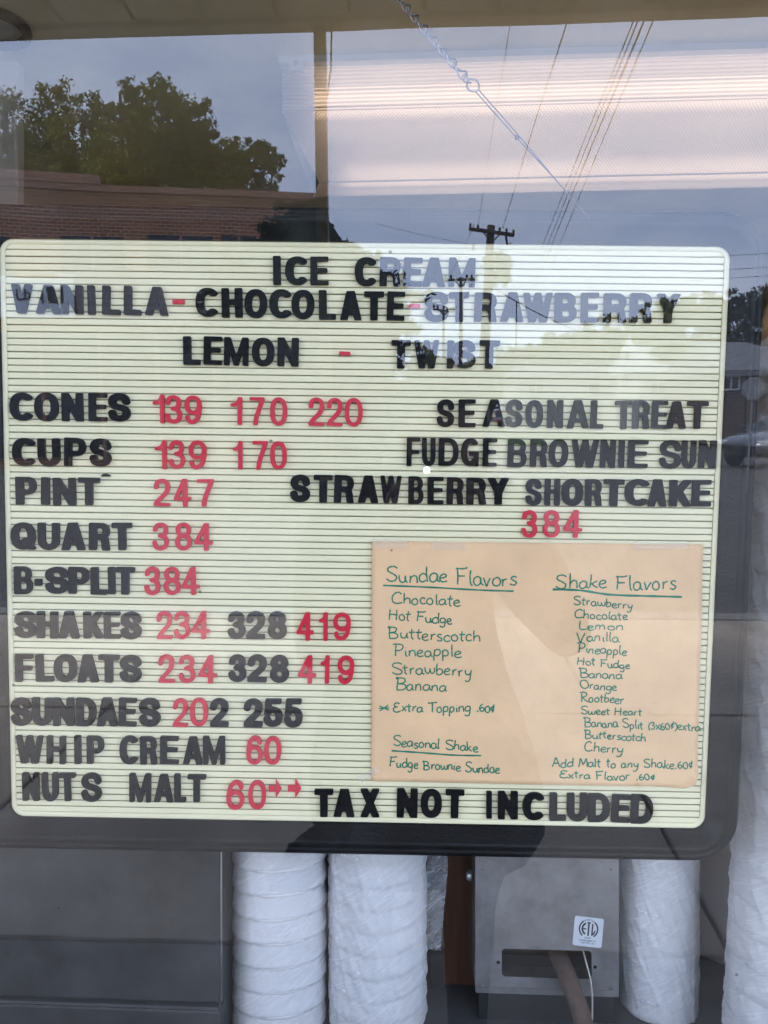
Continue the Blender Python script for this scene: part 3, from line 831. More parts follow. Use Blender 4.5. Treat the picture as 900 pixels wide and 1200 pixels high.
row('TWIST', [(458.5,481.5),(485.5,514.5),(524,531.5),(531.5,557.5),(561.5,585.5)], 398, 399, 431.5, 432, 'k')
row('CONES', [(11,37.5),(40,68),(72,97),(103.5,125),(126.5,152.5)], 459.5, 461, 493, 494.5, 'k')
row('139', [(179,192.5),(193.5,213),(216,236)], 462.5, 463.5, 496, 497, 'r')
row('170', [(270,283.5),(292.5,310),(316.5,336.5)], 465, 465.5, 498, 498.5, 'r')
row('220', [(361.5,380),(383,401.5),(404,425)], 465.5, 466.5, 499, 499.5, 'r')
row('SEASONAL', [(512,532.5),(537.5,557.5),(566,592),(592.5,612.5),(616,636.5),(641.5,660),(665,690),(692.5,707.5)], 467.5, 469.5, 500, 502, 'n')
row('TREAT', [(721,741.5),(741.5,761.5),(764.5,782.5),(781.5,804.5),(805.5,830)], 469.5, 470.5, 502.5, 503, 'n')
row('CUPS', [(14,40.5),(44,70),(75,100),(105,130)], 513, 513.5, 546, 547, 'k')
row('139', [(181.5,195),(197.5,216.5),(221,241.5)], 516, 516, 549.5, 550, 'r')
row('170', [(272.5,284),(296,313.5),(316.5,336)], 517, 517, 550, 550.5, 'r')
row('FUDGE', [(476.5,492.5),(494.5,510.5),(514,537.5),(540.5,561.5),(566,582.5)], 513, 514, 546, 547, 'n')
row('BROWNIE', [(595,617.5),(621.5,641.5),(643.5,666),(670,701.5),(704,721.5),(725.5,732),(736.5,759.5)], 514.5, 515.5, 547.5, 548.5, 'n')
row('SUN', [(773.5,798.5),(799.5,816),(819.5,839.5)], 515.5, 516, 549, 549, 'n')
row('PINT', [(18,42.5),(48,57.5),(62,88.5),(91.5,116.5)], 559, 560, 591.5, 592.5, 'k')
row('247', [(180,199),(203.5,223.5),(231,250.5)], 561, 561.5, 593.5, 594, 'r')
row('STRAWBERRY', [(340,363.5),(367.5,390),(391.5,415),(419.5,443.5),(445.5,470.5),(478.5,496.5),(501,520),(523.5,543.5),(546.5,570),(571.5,596.5)], 556, 560, 588.5, 592, 'k')
row('SHORTCAKE', [(616,635),(638.5,656.5),(658.5,683.5),(686,705.5),(707.5,731.5),(732.5,761),(760,781.5),(785,810.5),(811.5,833.5)], 560.5, 562.5, 592.5, 594, 'k')
row('384', [(611.5,630),(636.5,656.5),(661,682.5)], 597.5, 598, 630, 630.5, 'r')
row('QUART', [(12.5,41),(44,69.5),(71.5,99),(104,128.5),(131,154.5)], 612, 613, 644.5, 645, 'k')
row('384', [(178.5,197.5),(205,224.5),(227.5,249)], 612.5, 613, 645, 645.5, 'r')
row('B', [(16,37.5)], 664, 664, 696.5, 696.5, 'n')
letter('-', 40.5, 48.5, 678.5, 686.5, 'k')
row('SPLIT', [(52.5,80),(80,104),(106,125.5),(126.5,134.5),(135.5,157.5)], 664, 665, 696, 697, 'k')
row('384', [(169,187.5),(191.5,211),(212.5,233.5)], 664, 664.5, 697, 697.5, 'r')
row('SHAKES', [(16.5,42.5),(42.8,67.5),(68.5,92.5),(97.5,120.5),(121.5,140.8),(141,165.5)], 716.5, 717, 748, 749, 'k')
row('234', [(183.5,201.5),(203.5,222.5),(225,245.5)], 716, 716.5, 749, 749.5, 'r')
row('328', [(266.5,287.5),(288.5,310.5),(313.5,336)], 716.5, 717, 749, 749.5, 'k')
row('419', [(347.5,367.5),(373.5,384),(390.5,411)], 717.5, 718, 750.5, 751, 'r')
row('FLOATS', [(17.5,38.5),(41.5,62.3),(62.8,89.8),(90.2,114.8),(115.2,139.3),(140,165.5)], 767, 768, 799, 800, 'k')
row('234', [(185.5,204),(209,228.5),(232.5,254)], 767.5, 768, 800.5, 801, 'r')
row('328', [(267.5,288.5),(290,312.5),(316,338.5)], 767.5, 768, 799.5, 800, 'k')
row('419', [(349,370.5),(375.5,386),(395.5,415)], 768.5, 769, 801, 801.5, 'r')
row('SUNDAES', [(12.5,36.3),(37,61),(61.5,86.5),(88.5,112.3),(112.8,137.5),(139,159.5),(162.5,187.5)], 818, 818.5, 850.5, 851.5, 'k')
row('20', [(202.5,220),(222.5,243.5)], 818.5, 818.5, 851.5, 851.5, 'r')
row('2', [(246,267.5)], 818.5, 818.5, 851.5, 851.5, 'k')
row('255', [(285.5,307.5),(308.5,331),(332.5,354.5)], 819, 819.5, 852, 852.5, 'k')
row('WHIP', [(18.5,50),(54.5,76.5),(87,94.5),(101.5,121.5)], 862.5, 863, 895, 895.5, 'n')
row('CREAM', [(140,161),(164,183.5),(187.5,209),(214.5,237),(237.8,263.5)], 863, 863.5, 896, 896, 'n')
row('60', [(288.5,307.5),(309.5,329.5)], 862.5, 863, 896, 896.5, 'r')
row('NUTS', [(26,45.5),(49,68),(69,88.5),(95,118.5)], 906, 906.5, 938.5, 939.5, 'n')
row('MALT', [(151.5,176.5),(180.5,202.5),(204,217.5),(219.5,241)], 907, 908, 940, 940.5, 'n')
row('60', [(265.5,286),(291,311.5)], 915, 915.5, 948.5, 949, 'r')
row('TAX', [(368.5,390.5),(391,415.5),(422.5,444.5)], 925, 925.5, 957, 957.5, 'k')
row('NOT', [(465,489.5),(493,518),(522,544)], 925, 926.5, 958, 959, 'k')
row('INCLUDED', [(570,576.5),(583.5,607),(612.5,637.5),(644,663.5),(664.5,688.7),(689.3,715),(717,738.8),(739.5,765.5)], 927.5, 932.5, 959.5, 965.5, 'k')
# two red arrows and the snapped-off sliver of a letter
am = prism([[(-.5,-.16),(0.05,-.16),(0.05,-.5),(.5,0),(.05,.5),(.05,.16),(-.5,.16)]], 1.0, 'arrow', M['red_letter'])
for (a, b, t_, c) in ((315, 330, 913.5, 935), (337.5, 353, 912.5, 935.5)):
    u, v = L((a+b)/2, (t_+c)/2, .002); ua, _ = L(a, c, .002); ub, _ = L(b, c, .002); _, va = L(a, c, .002); _, vb = L(a, t_, .002)
    share('arrow', am, board, (u, v, .0004), (0,0,0), (ub-ua, vb-va, .0022))
u, v = L(124, 557, .002)
sm = prism([[(-.5,-.4),(.5,-.3),(.45,.1),(.2,.4),(-.2,.45),(-.42,.2)]], 1.0, 'letter_sliver', M['black_letter'])
share('letter_sliver', sm, board, (u, v, .0004), (0,0,0), (.0085, .003, .002))

# ---- the manila sheet with its handwriting
pc = [L(436, 634, .003), L(824, 638, .003), L(817, 922, .003), L(435, 915, .003)]
def paper_uv(s, t):                    # s to the right, t downwards, both 0..1
    a = Vector(pc[0]).lerp(Vector(pc[1]), s); b = Vector(pc[3]).lerp(Vector(pc[2]), s)
    return a.lerp(b, t)
def paper_h(s, t):
    h = 0.0030 + 0.0006*math.sin(s*7+1) * math.sin(t*5) + 0.0004*math.sin(t*17 + s*2)
    h += 0.0007*math.exp(-((t-(0.845+0.02*s))/0.012)**2) * (1 if s > .45 else 0.0)
    c = max(0, (s-0.86)/0.14) * max(0, (t-0.86)/0.14)
    h += 0.010*c*c + 0.0012*max(0, (t-.95)/.05)
    return h
NS, NT = 60, 50
vs = []
for j in range(NT+1):
    for i in range(NS+1):
        s, t = i/NS, j/NT
        # rounded curl of the lower right corner
        ss, tt = s, t
        c = max(0, (s-0.955)/0.045) * max(0, (t-0.94)/0.06)
        ss -= 0.018*c; tt -= 0.028*c
        p = paper_uv(ss, tt)
        vs.append((p.x, p.y, paper_h(s, t)))
fs = [(j*(NS+1)+i, (j+1)*(NS+1)+i, (j+1)*(NS+1)+i+1, j*(NS+1)+i+1) for j in range(NT) for i in range(NS)]
note = bpy.data.objects.new('paper_note', None); COL.objects.link(note); note.matrix_world = BM
tag(note, 'tan manila paper sheet of sundae and shake flavors handwritten in green marker', 'note')
sh = mesh_obj('sheet', vs, fs, M['manila'], note, True)
sm_ = sh.modifiers.new('solid', 'SOLIDIFY'); sm_.thickness = 0.00025; sm_.offset = -1

# stroke hand: x to the right, baseline 0, x-height .55, capitals 1
H = {
 'A': (.75, ['0,0 .2,.5 .38,1 .5,.55 .66,0', '.08,.36 .6,.4']),
 'B': (.72, ['.02,1.02 .14,.98 .12,.5 .12,0', '.0,.92 .3,1 .56,.9 .5,.62 .16,.5', '.16,.5 .5,.48 .66,.28 .5,.04 .1,0']),
 'C': (.70, ['.62,.82 .48,1 .22,.85 .06,.5 .1,.12 .34,0 .64,.12']),
 'E': (.66, ['.58,.9 .3,1 .1,.84 .2,.6 .42,.55', '.24,.56 .04,.4 .06,.1 .3,0 .62,.12']),
 'F': (.66, ['.14,.96 .12,.5 .1,0', '.04,.98 .4,.98 .66,1.06', '.12,.52 .5,.54']),
 'H': (.72, ['.1,1 .08,.5 .06,0', '.6,1 .6,.5 .58,0', '.04,.5 .36,.54 .68,.5']),
 'L': (.52, ['.12,1 .06,.5 .1,.08 .3,.0 .5,.08']),
 'M': (.85, ['.06,0 .1,.5 .16,1 .3,.6 .4,.3 .55,.7 .66,1 .72,.5 .78,0']),
 'O': (.80, ['.4,1 .12,.86 .04,.45 .16,.08 .44,0 .68,.2 .72,.6 .56,.92 .34,.98']),
 'P': (.64, ['.16,.94 .14,.4 .12,0', '-.04,1 .2,1.04 .52,.98 .58,.72 .42,.5 .14,.46']),
 'R': (.72, ['.14,.94 .12,.4 .08,0', '-.04,.98 .3,1.04 .54,.92 .48,.64 .14,.5', '.2,.5 .4,.2 .66,.02']),
 'S': (.66, ['.60,.90 .40,1.02 .12,.92 .10,.68 .34,.52 .56,.32 .50,.06 .24,.0 .02,.16']),
 'T': (.66, ['.34,.98 .32,.5 .34,0', '-.02,.94 .3,.98 .72,1.04']),
 'V': (.68, ['.0,1.02 .14,.5 .28,0 .44,.5 .62,1.0']),
 'a': (.52, ['.42,.44 .26,.55 .06,.4 .05,.12 .2,.0 .36,.12 .42,.46', '.42,.46 .42,.16 .54,.02']),
 'b': (.50, ['.1,1 .08,.5 .08,.04', '.08,.3 .2,.52 .4,.46 .42,.18 .26,0 .08,.06']),
 'c': (.42, ['.38,.44 .24,.55 .06,.38 .08,.1 .24,0 .42,.1']),
 'd': (.54, ['.42,.42 .26,.55 .06,.38 .06,.1 .22,0 .38,.14', '.44,1.0 .42,.5 .46,.02']),
 'e': (.46, ['.06,.26 .26,.3 .38,.42 .28,.55 .1,.44 .05,.18 .2,0 .44,.08']),
 'g': (.52, ['.42,.46 .26,.55 .06,.4 .08,.14 .24,.06 .40,.2', '.42,.48 .42,.0 .34,-.34 .12,-.38 .04,-.26']),
 'h': (.52, ['.1,1.0 .08,.5 .06,.0', '.07,.28 .2,.5 .36,.5 .4,.3 .4,.0']),
 'i': (.24, ['.12,.5 .1,.2 .16,.0', '.13,.76 .15,.74']),
 'k': (.50, ['.1,1 .08,.5 .06,0', '.4,.54 .1,.26', '.14,.3 .3,.12 .46,.02']),
 'l': (.24, ['.12,1 .1,.5 .12,.08 .2,.02']),
 'm': (.78, ['.08,.52 .08,.3 .06,0', '.08,.3 .18,.5 .32,.48 .34,.2 .34,.0', '.34,.3 .46,.5 .6,.48 .64,.2 .66,.0']),
 'n': (.52, ['.08,.52 .08,.3 .06,0', '.08,.3 .2,.5 .36,.5 .4,.25 .42,.0']),
 'o': (.50, ['.26,.55 .08,.42 .06,.14 .2,0 .38,.08 .42,.34 .3,.54 .2,.54']),
 'p': (.52, ['.1,.52 .08,.1 .06,-.4', '.08,.3 .2,.53 .4,.46 .42,.18 .26,.02 .08,.08']),
 'r': (.40, ['.08,.52 .1,.3 .08,0', '.09,.28 .18,.46 .34,.54']),
 's': (.42, ['.36,.5 .2,.56 .08,.42 .2,.3 .36,.18 .26,.0 .04,.06']),
 't': (.38, ['.18,.9 .16,.5 .16,.12 .28,.0', '.0,.6 .18,.6 .36,.64']),
 'u': (.52, ['.06,.52 .06,.2 .16,.02 .34,.08 .42,.5', '.42,.5 .42,.16 .5,.0']),
 'v': (.46, ['.04,.54 .12,.26 .2,.0 .3,.3 .42,.54']),
 'w': (.66, ['.04,.52 .08,.14 .2,.0 .32,.2 .34,.44', '.34,.4 .38,.1 .5,.02 .6,.2 .62,.52']),
 'x': (.46, ['.04,.52 .2,.26 .42,.0', '.42,.54 .2,.24 .02,.0']),
 'y': (.50, ['.06,.54 .1,.24 .24,.14 .4,.3', '.44,.54 .4,.1 .32,-.3 .16,-.42 .02,-.34']),
 '3': (.46, ['.04,.62 .2,.74 .36,.62 .2,.42', '.2,.42 .4,.32 .34,.08 .16,.0 .02,.1']),
 '6': (.46, ['.30,.72 .12,.5 .05,.22 .16,.0 .36,.06 .40,.26 .24,.36 .08,.22']),
 '0': (.48, ['.24,.7 .08,.54 .05,.22 .18,0 .36,.08 .42,.4 .32,.66 .2,.68']),
 '(': (.26, ['.22,.82 .06,.5 .08,.1 .22,-.14']),
 ')': (.26, ['.04,.86 .2,.5 .18,.1 .02,-.16']),
 '.': (.24, ['.08,.10 .16,.04 .10,.02']),
 '*': (.62, ['.02,.56 .6,.2', '.06,.14 .54,.62', '.0,.36 .6,.4']),
 '$': (.46, ['.38,.5 .2,.56 .08,.38 .14,.2 .34,.22', '.30,.78 .16,-.02']),   # the cent mark
 ' ': (.42, []),
}
def paper_st(px, py):
    u, v = L(px, py, .0034)
    q = Vector((u, v)); a, b, c, d = [Vector(p) for p in pc]
    s = t = .5
    for _ in range(8):                 # invert the bilinear map
        p = paper_uv(s, t); e = q - p
        ds = (b-a).lerp(c-d, t); dt = (d-a).lerp(c-b, s)
        det = ds.x*dt.y - ds.y*dt.x
        s += (e.x*dt.y - e.y*dt.x)/det; t += (ds.x*e.y - ds.y*e.x)/det
    return s, t
def on_paper(px, py):
    s, t = paper_st(px, py)
    u, v = L(px, py, .0034)
    return Vector((u, v, paper_h(min(1, s), min(1, t)) + 0.00022))
def ribbon(mb, pix, wpx=1.9):
    pts = [on_paper(*p) for p in pix]
    n = len(pts); wd = wpx*PXM/2
    vs = []
    for i in range(n):
        t = (pts[min(i+1, n-1)] - pts[max(i-1, 0)])
        if t.length < 1e-9: t = Vector((1, 0, 0))
        t.normalize()
        sd_ = Vector((-t.y, t.x, 0)) * wd * (0.92 + 0.16*math.sin(i*1.7 + pix[0][0]))
        lift = Vector((0, 0, random.uniform(0, .00004)))
        vs += [pts[i]+sd_+lift, pts[i]-sd_+lift]
    mb.add(vs, [(2*i, 2*i+1, 2*i+3, 2*i+2) for i in range(n-1)])
def handwrite(text, x0, y0, x1, y1, cap, wpx=1.75):
    tot = sum(H[c][0] for c in text)
    sc = (x1-x0)/tot
    mb = MB(); x = x0
    for ch in text:
        adv, strokes = H[ch]
        jy = random.uniform(-.07, .07)*cap; sl_ = random.uniform(-.05, .07); jw = random.uniform(.90, 1.10); jh = random.uniform(.90, 1.08)
        for st in strokes:
            pp_ = [tuple(float(q) for q in s.split(',')) for s in st.split()]
            if len(pp_) > 2: pp_ = catmull(pp_, 5)
            pix = []
            for (gx, gy_) in pp_:
                X_ = x + gx*sc*jw + (gy_)*sl_*cap + math.sin(gy_*5 + x)*.25
                Y_ = y0 + (y1-y0)*((X_-x0)/(x1-x0)) - gy_*cap*jh + jy + math.sin(x*.09+y0)*.5
                pix.append((X_, Y_))
            ribbon(mb, pix, wpx)
        x += adv*sc
    mb.build('handwritten_line', M['ink'], note)
def underline(pts, wpx=2.2):
    mb = MB(); ribbon(mb, catmull(pts, 6), wpx); mb.build('underline', M['ink'], note)

handwrite('Sundae Flavors', 452, 680.5, 606, 687.5, 18, 1.9)
underline([(449, 686), (500, 688), (560, 691.5), (602, 693)])
handwrite('Chocolate', 458.5, 706.5, 540, 711, 13)
handwrite('Hot Fudge', 455.5, 726, 530.5, 732, 12)
handwrite('Butterscotch', 454.5, 748, 564, 752.5, 13)
handwrite('Pineapple', 461, 768.5, 541, 770.5, 14)
handwrite('Strawberry', 459, 789, 554, 792, 13)
handwrite('Banana', 463, 809, 524, 811, 13.5)
handwrite('*', 444, 835, 457, 835, 14)
handwrite('Extra Topping .60$', 461, 834.5, 581.5, 834.5, 11.5)
handwrite('Seasonal Shake', 460.5, 874.5, 560.5, 880.5, 12)
underline([(459, 880), (490, 882), (530, 885), (564, 885.5)])
handwrite('Fudge Brownie Sundae', 456, 899.5, 586, 906.5, 11)
handwrite('Shake Flavors', 651.5, 689, 794, 692, 17, 1.9)
underline([(648, 691), (680, 692), (715, 697), (760, 698.5), (799, 699.5)], 2.6)
handwrite('Strawberry', 672, 709, 742, 713, 10, 1.6)
handwrite('Chocolate', 673, 724, 736, 727, 10, 1.6)
handwrite('Lemon', 678, 737.5, 731, 738.5, 9.5, 1.6)
handwrite('Vanilla', 676, 751.5, 726, 752.5, 10.5, 1.6)
handwrite('Pineapple', 677, 765.5, 735, 767.5, 11, 1.6)
handwrite('Hot Fudge', 676.5, 779, 739, 784, 9.5, 1.6)
handwrite('Banana', 679, 794, 729.5, 796.5, 10.5, 1.6)
handwrite('Orange', 680, 806.5, 723, 809.5, 9.5, 1.6)
handwrite('Rootbeer', 680.5, 822.5, 731.5, 824, 10.5, 1.6)
handwrite('Sweet Heart', 680.5, 836.5, 752.5, 839, 9, 1.6)
handwrite('Banana Split (3x60$)extra', 684, 851, 821, 857, 10.5, 1.6)
handwrite('Butterscotch', 684.5, 864.5, 757.5, 868.5, 9.5, 1.6)
handwrite('Cherry', 684.5, 880, 730, 882, 10.5, 1.6)
handwrite('Add Malt to any Shake.60$', 647, 898.5, 813, 901, 10.5, 1.7)
handwrite('Extra Flavor .60$', 656, 911.5, 769, 915, 9, 1.7)
# strips of clear tape
def tape(x0, y0, x1, y1, hp, ang):
    mb = MB(); n = 6
    vs = []
    c = Vector(((x0+x1)/2, (y0+y1)/2))
    for i in range(n+1):
        for s in (-.5, .5):
            px_, py_ = (i/n-.5)*(x1-x0), s*hp
            qx = c.x + px_*math.cos(ang) - py_*math.sin(ang); qy = c.y + px_*math.sin(ang) + py_*math.cos(ang)
            u, v = L(qx, qy, .0045)
            vs.append((u, v, 0.0046 + 0.0003*math.sin(i*2.1)))
    mb.add(vs, [(2*i, 2*i+1, 2*i+3, 2*i+2) for i in range(n)])
    mb.build('tape_strip', M['tape'], note, True)
tape(436, 637, 478, 637, 11, 0.03); tape(742, 639, 806, 639, 9, -0.02); tape(420, 909, 446, 905, 9, -0.5); tape(505, 640, 545, 640, 10, 0.02)

# ================================================================== BEHIND THE BOARD
CZ = 0.928
ctr = empty('counter', (0, 0.86, 0)); tag(ctr, 'dark grey laminate work counter behind the window', 'counter')
bevelled(MB().box(-2.6, 2.6, 0.0, 0.78, CZ-0.04, CZ-0.001).build('counter_top', M['counter'], ctr), 0.004)
MB().box(-2.6, 2.6, 0.05, 0.74, 0.0, CZ-0.04).build('counter_base', M['machine'], ctr)

def ridge(p): return 1 - abs(noise.noise(p))*2
def cup_stack(name, label, cx, cy_, R, top, base=CZ, pitch=0.0245, seed=0, wrinkle=0.0022, ring_amp=0.0042, film='film'):
    root = empty(name, (cx, cy_, base)); tag(root, label, 'cup stack', 'sleeves of foam cups on the counter')
    n = int((top-base)/pitch)
    cup = None
    prof = [(R*0.90, 0.0005), (R*0.965, 0.0012), (R*0.985, 0.003), (R*0.975, pitch*0.22), (R*0.95, pitch*0.27), (R*0.915, pitch*0.97), (R*0.86, pitch*0.985)]
    for k in range(n):
        if cup is None: cup = MB().lathe(prof, n=36).build('cup', M['foam'], root, True)
        else: share('cup', cup.data, root, (random.uniform(-.0008,.0008), random.uniform(-.0008,.0008), k*pitch))
    # film sleeve
    NA, NZ = 150, int((top-base)/0.0021)
    vs = []
    for j in range(NZ+1):
        z = (top-base)*j/NZ
        ph = (z/pitch) % 1.0
        for i in range(NA):
            a = 2*math.pi*i/NA
            r = R*1.004
            if ring_amp:
                ph2 = ((z/pitch) + 0.12*math.sin(a*2+seed) ) % 1.0
                r += ring_amp*(min(1, ph2/0.10)**0.5)*(1-ph2)**0.55 - ring_amp*0.9
            q = Vector((math.cos(a)*R*30, math.sin(a)*R*30, z*22 + a*2.2 + seed*3.1))
            w1 = ridge(q); w2 = ridge(q*2.3 + Vector((5,1,2)))
            q3 = Vector((a*2.2+seed, z*75 + a*9, seed)); w3 = ridge(q3)
            r += wrinkle*(0.55*w1*w1*w1 + 0.32*w2*w2*w2 + 0.38*w3*w3) - wrinkle*0.3
            if j == 0: r *= 0.985
            vs.append((r*math.cos(a), r*math.sin(a), z))
    fs = [(j*NA+i, j*NA+(i+1)%NA, (j+1)*NA+(i+1)%NA, (j+1)*NA+i) for j in range(NZ) for i in range(NA)]
    mesh_obj('sleeve', vs, fs, M[film], root, True)
    # gathered end of the sleeve on top
    g = []
    for j in range(9):
        t = j/8
        for i in range(48):
            a = 2*math.pi*i/48
            r = R*(1-t)**0.7*(1+0.10*math.sin(a*9+seed)*t) + 0.006
            g.append((r*math.cos(a), r*math.sin(a), (top-base) + 0.045*t))
    mesh_obj('sleeve_end', g, [(j*48+i, j*48+(i+1)%48, (j+1)*48+(i+1)%48, (j+1)*48+i) for j in range(8) for i in range(48)], M[film], root, True)
    return root

def col_from(xa, xb, yc):
    a, b = P(xa, 1100, yc), P(xb, 1100, yc)
    return (a.x+b.x)/2, (b.x-a.x)/2*0.985
c1, r1 = col_from(273, 383, 0.90)
cup_stack('cup_stack', 'sleeve of foam cups with evenly spaced rims, beside the dark machine', c1, 0.90, r1, 1.36, seed=1, wrinkle=0.0006, pitch=0.0262)
c2, r2 = col_from(385.5, 500, 0.905)
cup_stack('cup_stack', 'sleeve of foam cups tightly wrinkled, beside the brown wooden post', c2, 0.905, r2, 1.33, seed=5, wrinkle=0.0030, ring_amp=0.0016, film='filmw')
c4, r4 = col_from(727, 817, 0.945)
cup_stack('cup_stack', 'short narrow sleeve of foam cups beside the metal control box', c4, 0.945, r4, 1.30, seed=9, wrinkle=0.0026, ring_amp=0.0008, film='filmw', pitch=0.02)
r5 = 0.064
c5 = P(850, 1180, 0.84).x + r5
tall = cup_stack('cup_stack', 'tall thick sleeve of foam cups standing right of the letter board', c5, 0.84, r5, 1.665, seed=13, wrinkle=0.0030, ring_amp=0.0020, film='filmw', pitch=0.03, base=CZ)
tall.rotation_euler = (0, R_(2.8), 0)
cnx = P(909, 400, 0.96); czt = P(909, 392, 0.96).z
cst = empty('waffle_cones', (cnx.x, 0.96, CZ)); tag(cst, 'tall tan stack of nested cones with a pointed top behind the tall cup sleeve', 'cone stack')
MB().lathe([(0.019, 0), (0.019, czt-CZ), (0.0185, czt-CZ+0.004), (0.010, czt-CZ+0.034), (0.001, czt-CZ+0.060)], (0,0,0), 20).build('top_cone', mat('tan_cone', (0.50, 0.30, 0.15), 0.8, var=0.15, vscale=40), cst, True)

# loose clear film by the wooden post
cv, cf = [], []
for j in range(25):
    for i in range(7):
        px_ = 500 + i*4.2*(1-0.55*abs(j/24-0.35)) ; py_ = 960 + j*6.4
        p = P(px_, py_, 0.90 + 0.006*math.sin(j*1.1+i) + 0.004*math.sin(j*2.9))
        cv.append(p)
cf = [(j*7+i, (j+1)*7+i, (j+1)*7+i+1, j*7+i+1) for j in range(24) for i in range(6)]
fl = mesh_obj('plastic_film', cv, cf, M['cello'], None, True)
tag(fl, 'loose flap of clear crinkled film between wrinkled cup sleeve and wooden post', 'plastic film')

# dark machine at the left
yF = 0.835
mR = P(258, 1100, yF).x
zg = P(130, 1176, yF).z
mach = empty('ice_cream_machine', (0, 0, 0)); tag(mach, 'dark grey metal machine cabinet at the left with a bright trim line', 'machine')
bevelled(MB().box(mR-0.62, mR, yF, yF+0.022, zg+0.003, 1.36).build('side_panel', M['machine'], mach), 0.003)
bevelled(MB().box(mR-0.62, mR, yF, yF+0.022, 0.30, zg-0.004).build('lower_panel', M['machine'], mach), 0.003)
MB().box(mR-0.60, mR-0.002, yF+0.001, yF+0.01, zg-0.004, zg-0.0010).build('trim_strip', M['edge'], mach)
MB().box(mR+0.0002, mR+0.0012, yF+0.001, yF+0.004, zg+0.004, 1.35).build('edge_highlight', M['edge'], mach)  # thin bright strip standing in for the highlight on the panel's edge
bevelled(MB().box(mR-0.62, mR-0.001, yF+0.022, yF+0.02+0.10, 0.30, 1.36).build('housing', M['machine'], mach), 0.003)

# brown wooden post
wa, wb = P(506, 1100, 0.97), P(556, 1100, 0.97)
wp = MB().box(wa.x, wb.x, 0.97, 1.03, CZ, 1.46).build('wooden_post', M['wood'])
tag(wp, 'brown stained wooden post between the cup sleeves and the control box', 'post')
# dark strip down the left of the post's face
ws = MB().box(wa.x-0.001, (wa.x*.72+wb.x*.28), 0.962, 0.970, CZ, 1.45).build('dark_strip', M['dark'], wp)

# metal box with slot
yB = 0.90
bxl, bxr = P(557, 1100, yB).x, P(725.5, 1100, yB).x
bz = P(640, 1166, yB).z; bzt = 1.34
sx0, sx1 = P(588, 1128, yB).x, P(693.5, 1128, yB).x
sz0, sz1 = P(640, 1146, yB).z, P(640, 1113, yB).z
cb = empty('control_box', ((bxl+bxr)/2, yB, bz)); tag(cb, 'grey galvanised metal box with a cable slot and round safety sticker', 'metal box')
def loc(p): return (p[0]-cb.location.x, p[1]-cb.location.y, p[2]-cb.location.z)
def rloop(x0, x1, z0, z1, r, n=5):
    return [(x, z) for (x, z) in rrect(x0, x1, z0, z1, r, n)]
outer = rloop(bxl, bxr, bz, bzt, 0.003, 2); inner = rloop(sx0, sx1, sz0, sz1, 0.004, 4)
holes = []
for (hx, hy) in ((584, 1128), (697.5, 1133.5)):
    hp = P(hx, hy, yB); holes.append([(hp.x+0.0022*math.cos(t), hp.z+0.0022*math.sin(t)) for t in np.linspace(0, 2*math.pi, 13)[:-1]])
me = prism([[(x-cb.location.x, z-cb.location.z) for (x, z) in lp_] for lp_ in [outer, inner]+holes], 0.0015, 'face_plate', M['galv'])
fp = share('face_plate', me, cb, (0, 0.0015, 0), (R_(90), 0, 0))
sides = MB()
for (a, b, c, d) in ((bxl, bxl+0.0015, bz, bzt), (bxr-0.0015, bxr, bz, bzt), (bxl+0.0015, bxr-0.0015, bz, bz+0.0015), (bxl+0.0015, bxr-0.0015, bzt-0.0015, bzt)):
    p = loc((a, yB+0.0016, c)); q = loc((b, yB+0.14, d)); sides.box(p[0], q[0], p[1], q[1], p[2], q[2])
sides.build('casing', M['galv'], cb)
p = loc((bxl+.003, yB+0.05, bz+.003)); q = loc((bxr-.003, yB+0.052, bzt-.003))
MB().box(p[0], q[0], p[1], q[1], p[2], q[2]).build('inner_plate', mat('brown_dusty_metal', (0.022, 0.016, 0.013), 0.8, var=0.5, vscale=40), cb)
p = loc((bxl+.004, yB+0.006, CZ)); q = loc((bxr-.004, yB+0.13, bz-.0006)); MB().box(p[0], q[0], p[1], q[1], p[2], q[2]).build('gap_shade', M['dark'], cb)  # black fill standing in for the shade in the gap under the box
p = loc((bxl+.0006, yB-.0009, bz+.0006)); q = loc((bxr-.0006, yB-.0002, bz+.0075)); MB().box(p[0], q[0], p[1], q[1], p[2], q[2]).build('bottom_lip', M['galv'], cb)
for (hx, hy) in ((566, 1018), (716, 1018), (566, 1155), (716, 1158)):
    hq = P(hx, hy, yB); MB().lathe([(.0022, 0), (.0020, .0008), (.0008, .0011)], loc((hq.x, yB-.0001 if hy < 1100 else yB-.0010, hq.z)), 10, Matrix.Rotation(R_(90), 3, 'X')).build('rivet', M['steel'], cb, True)
# screw at the upper left
sp_ = P(553, 1026, yB+0.02)
sc_ = MB().lathe([(0.006, 0), (0.006, 0.004), (0.004, 0.0065)], loc((sp_.x, sp_.y, sp_.z)), 12, Matrix.Rotation(R_(-90), 3, 'Y')).build('screw', M['edge'], cb, True)
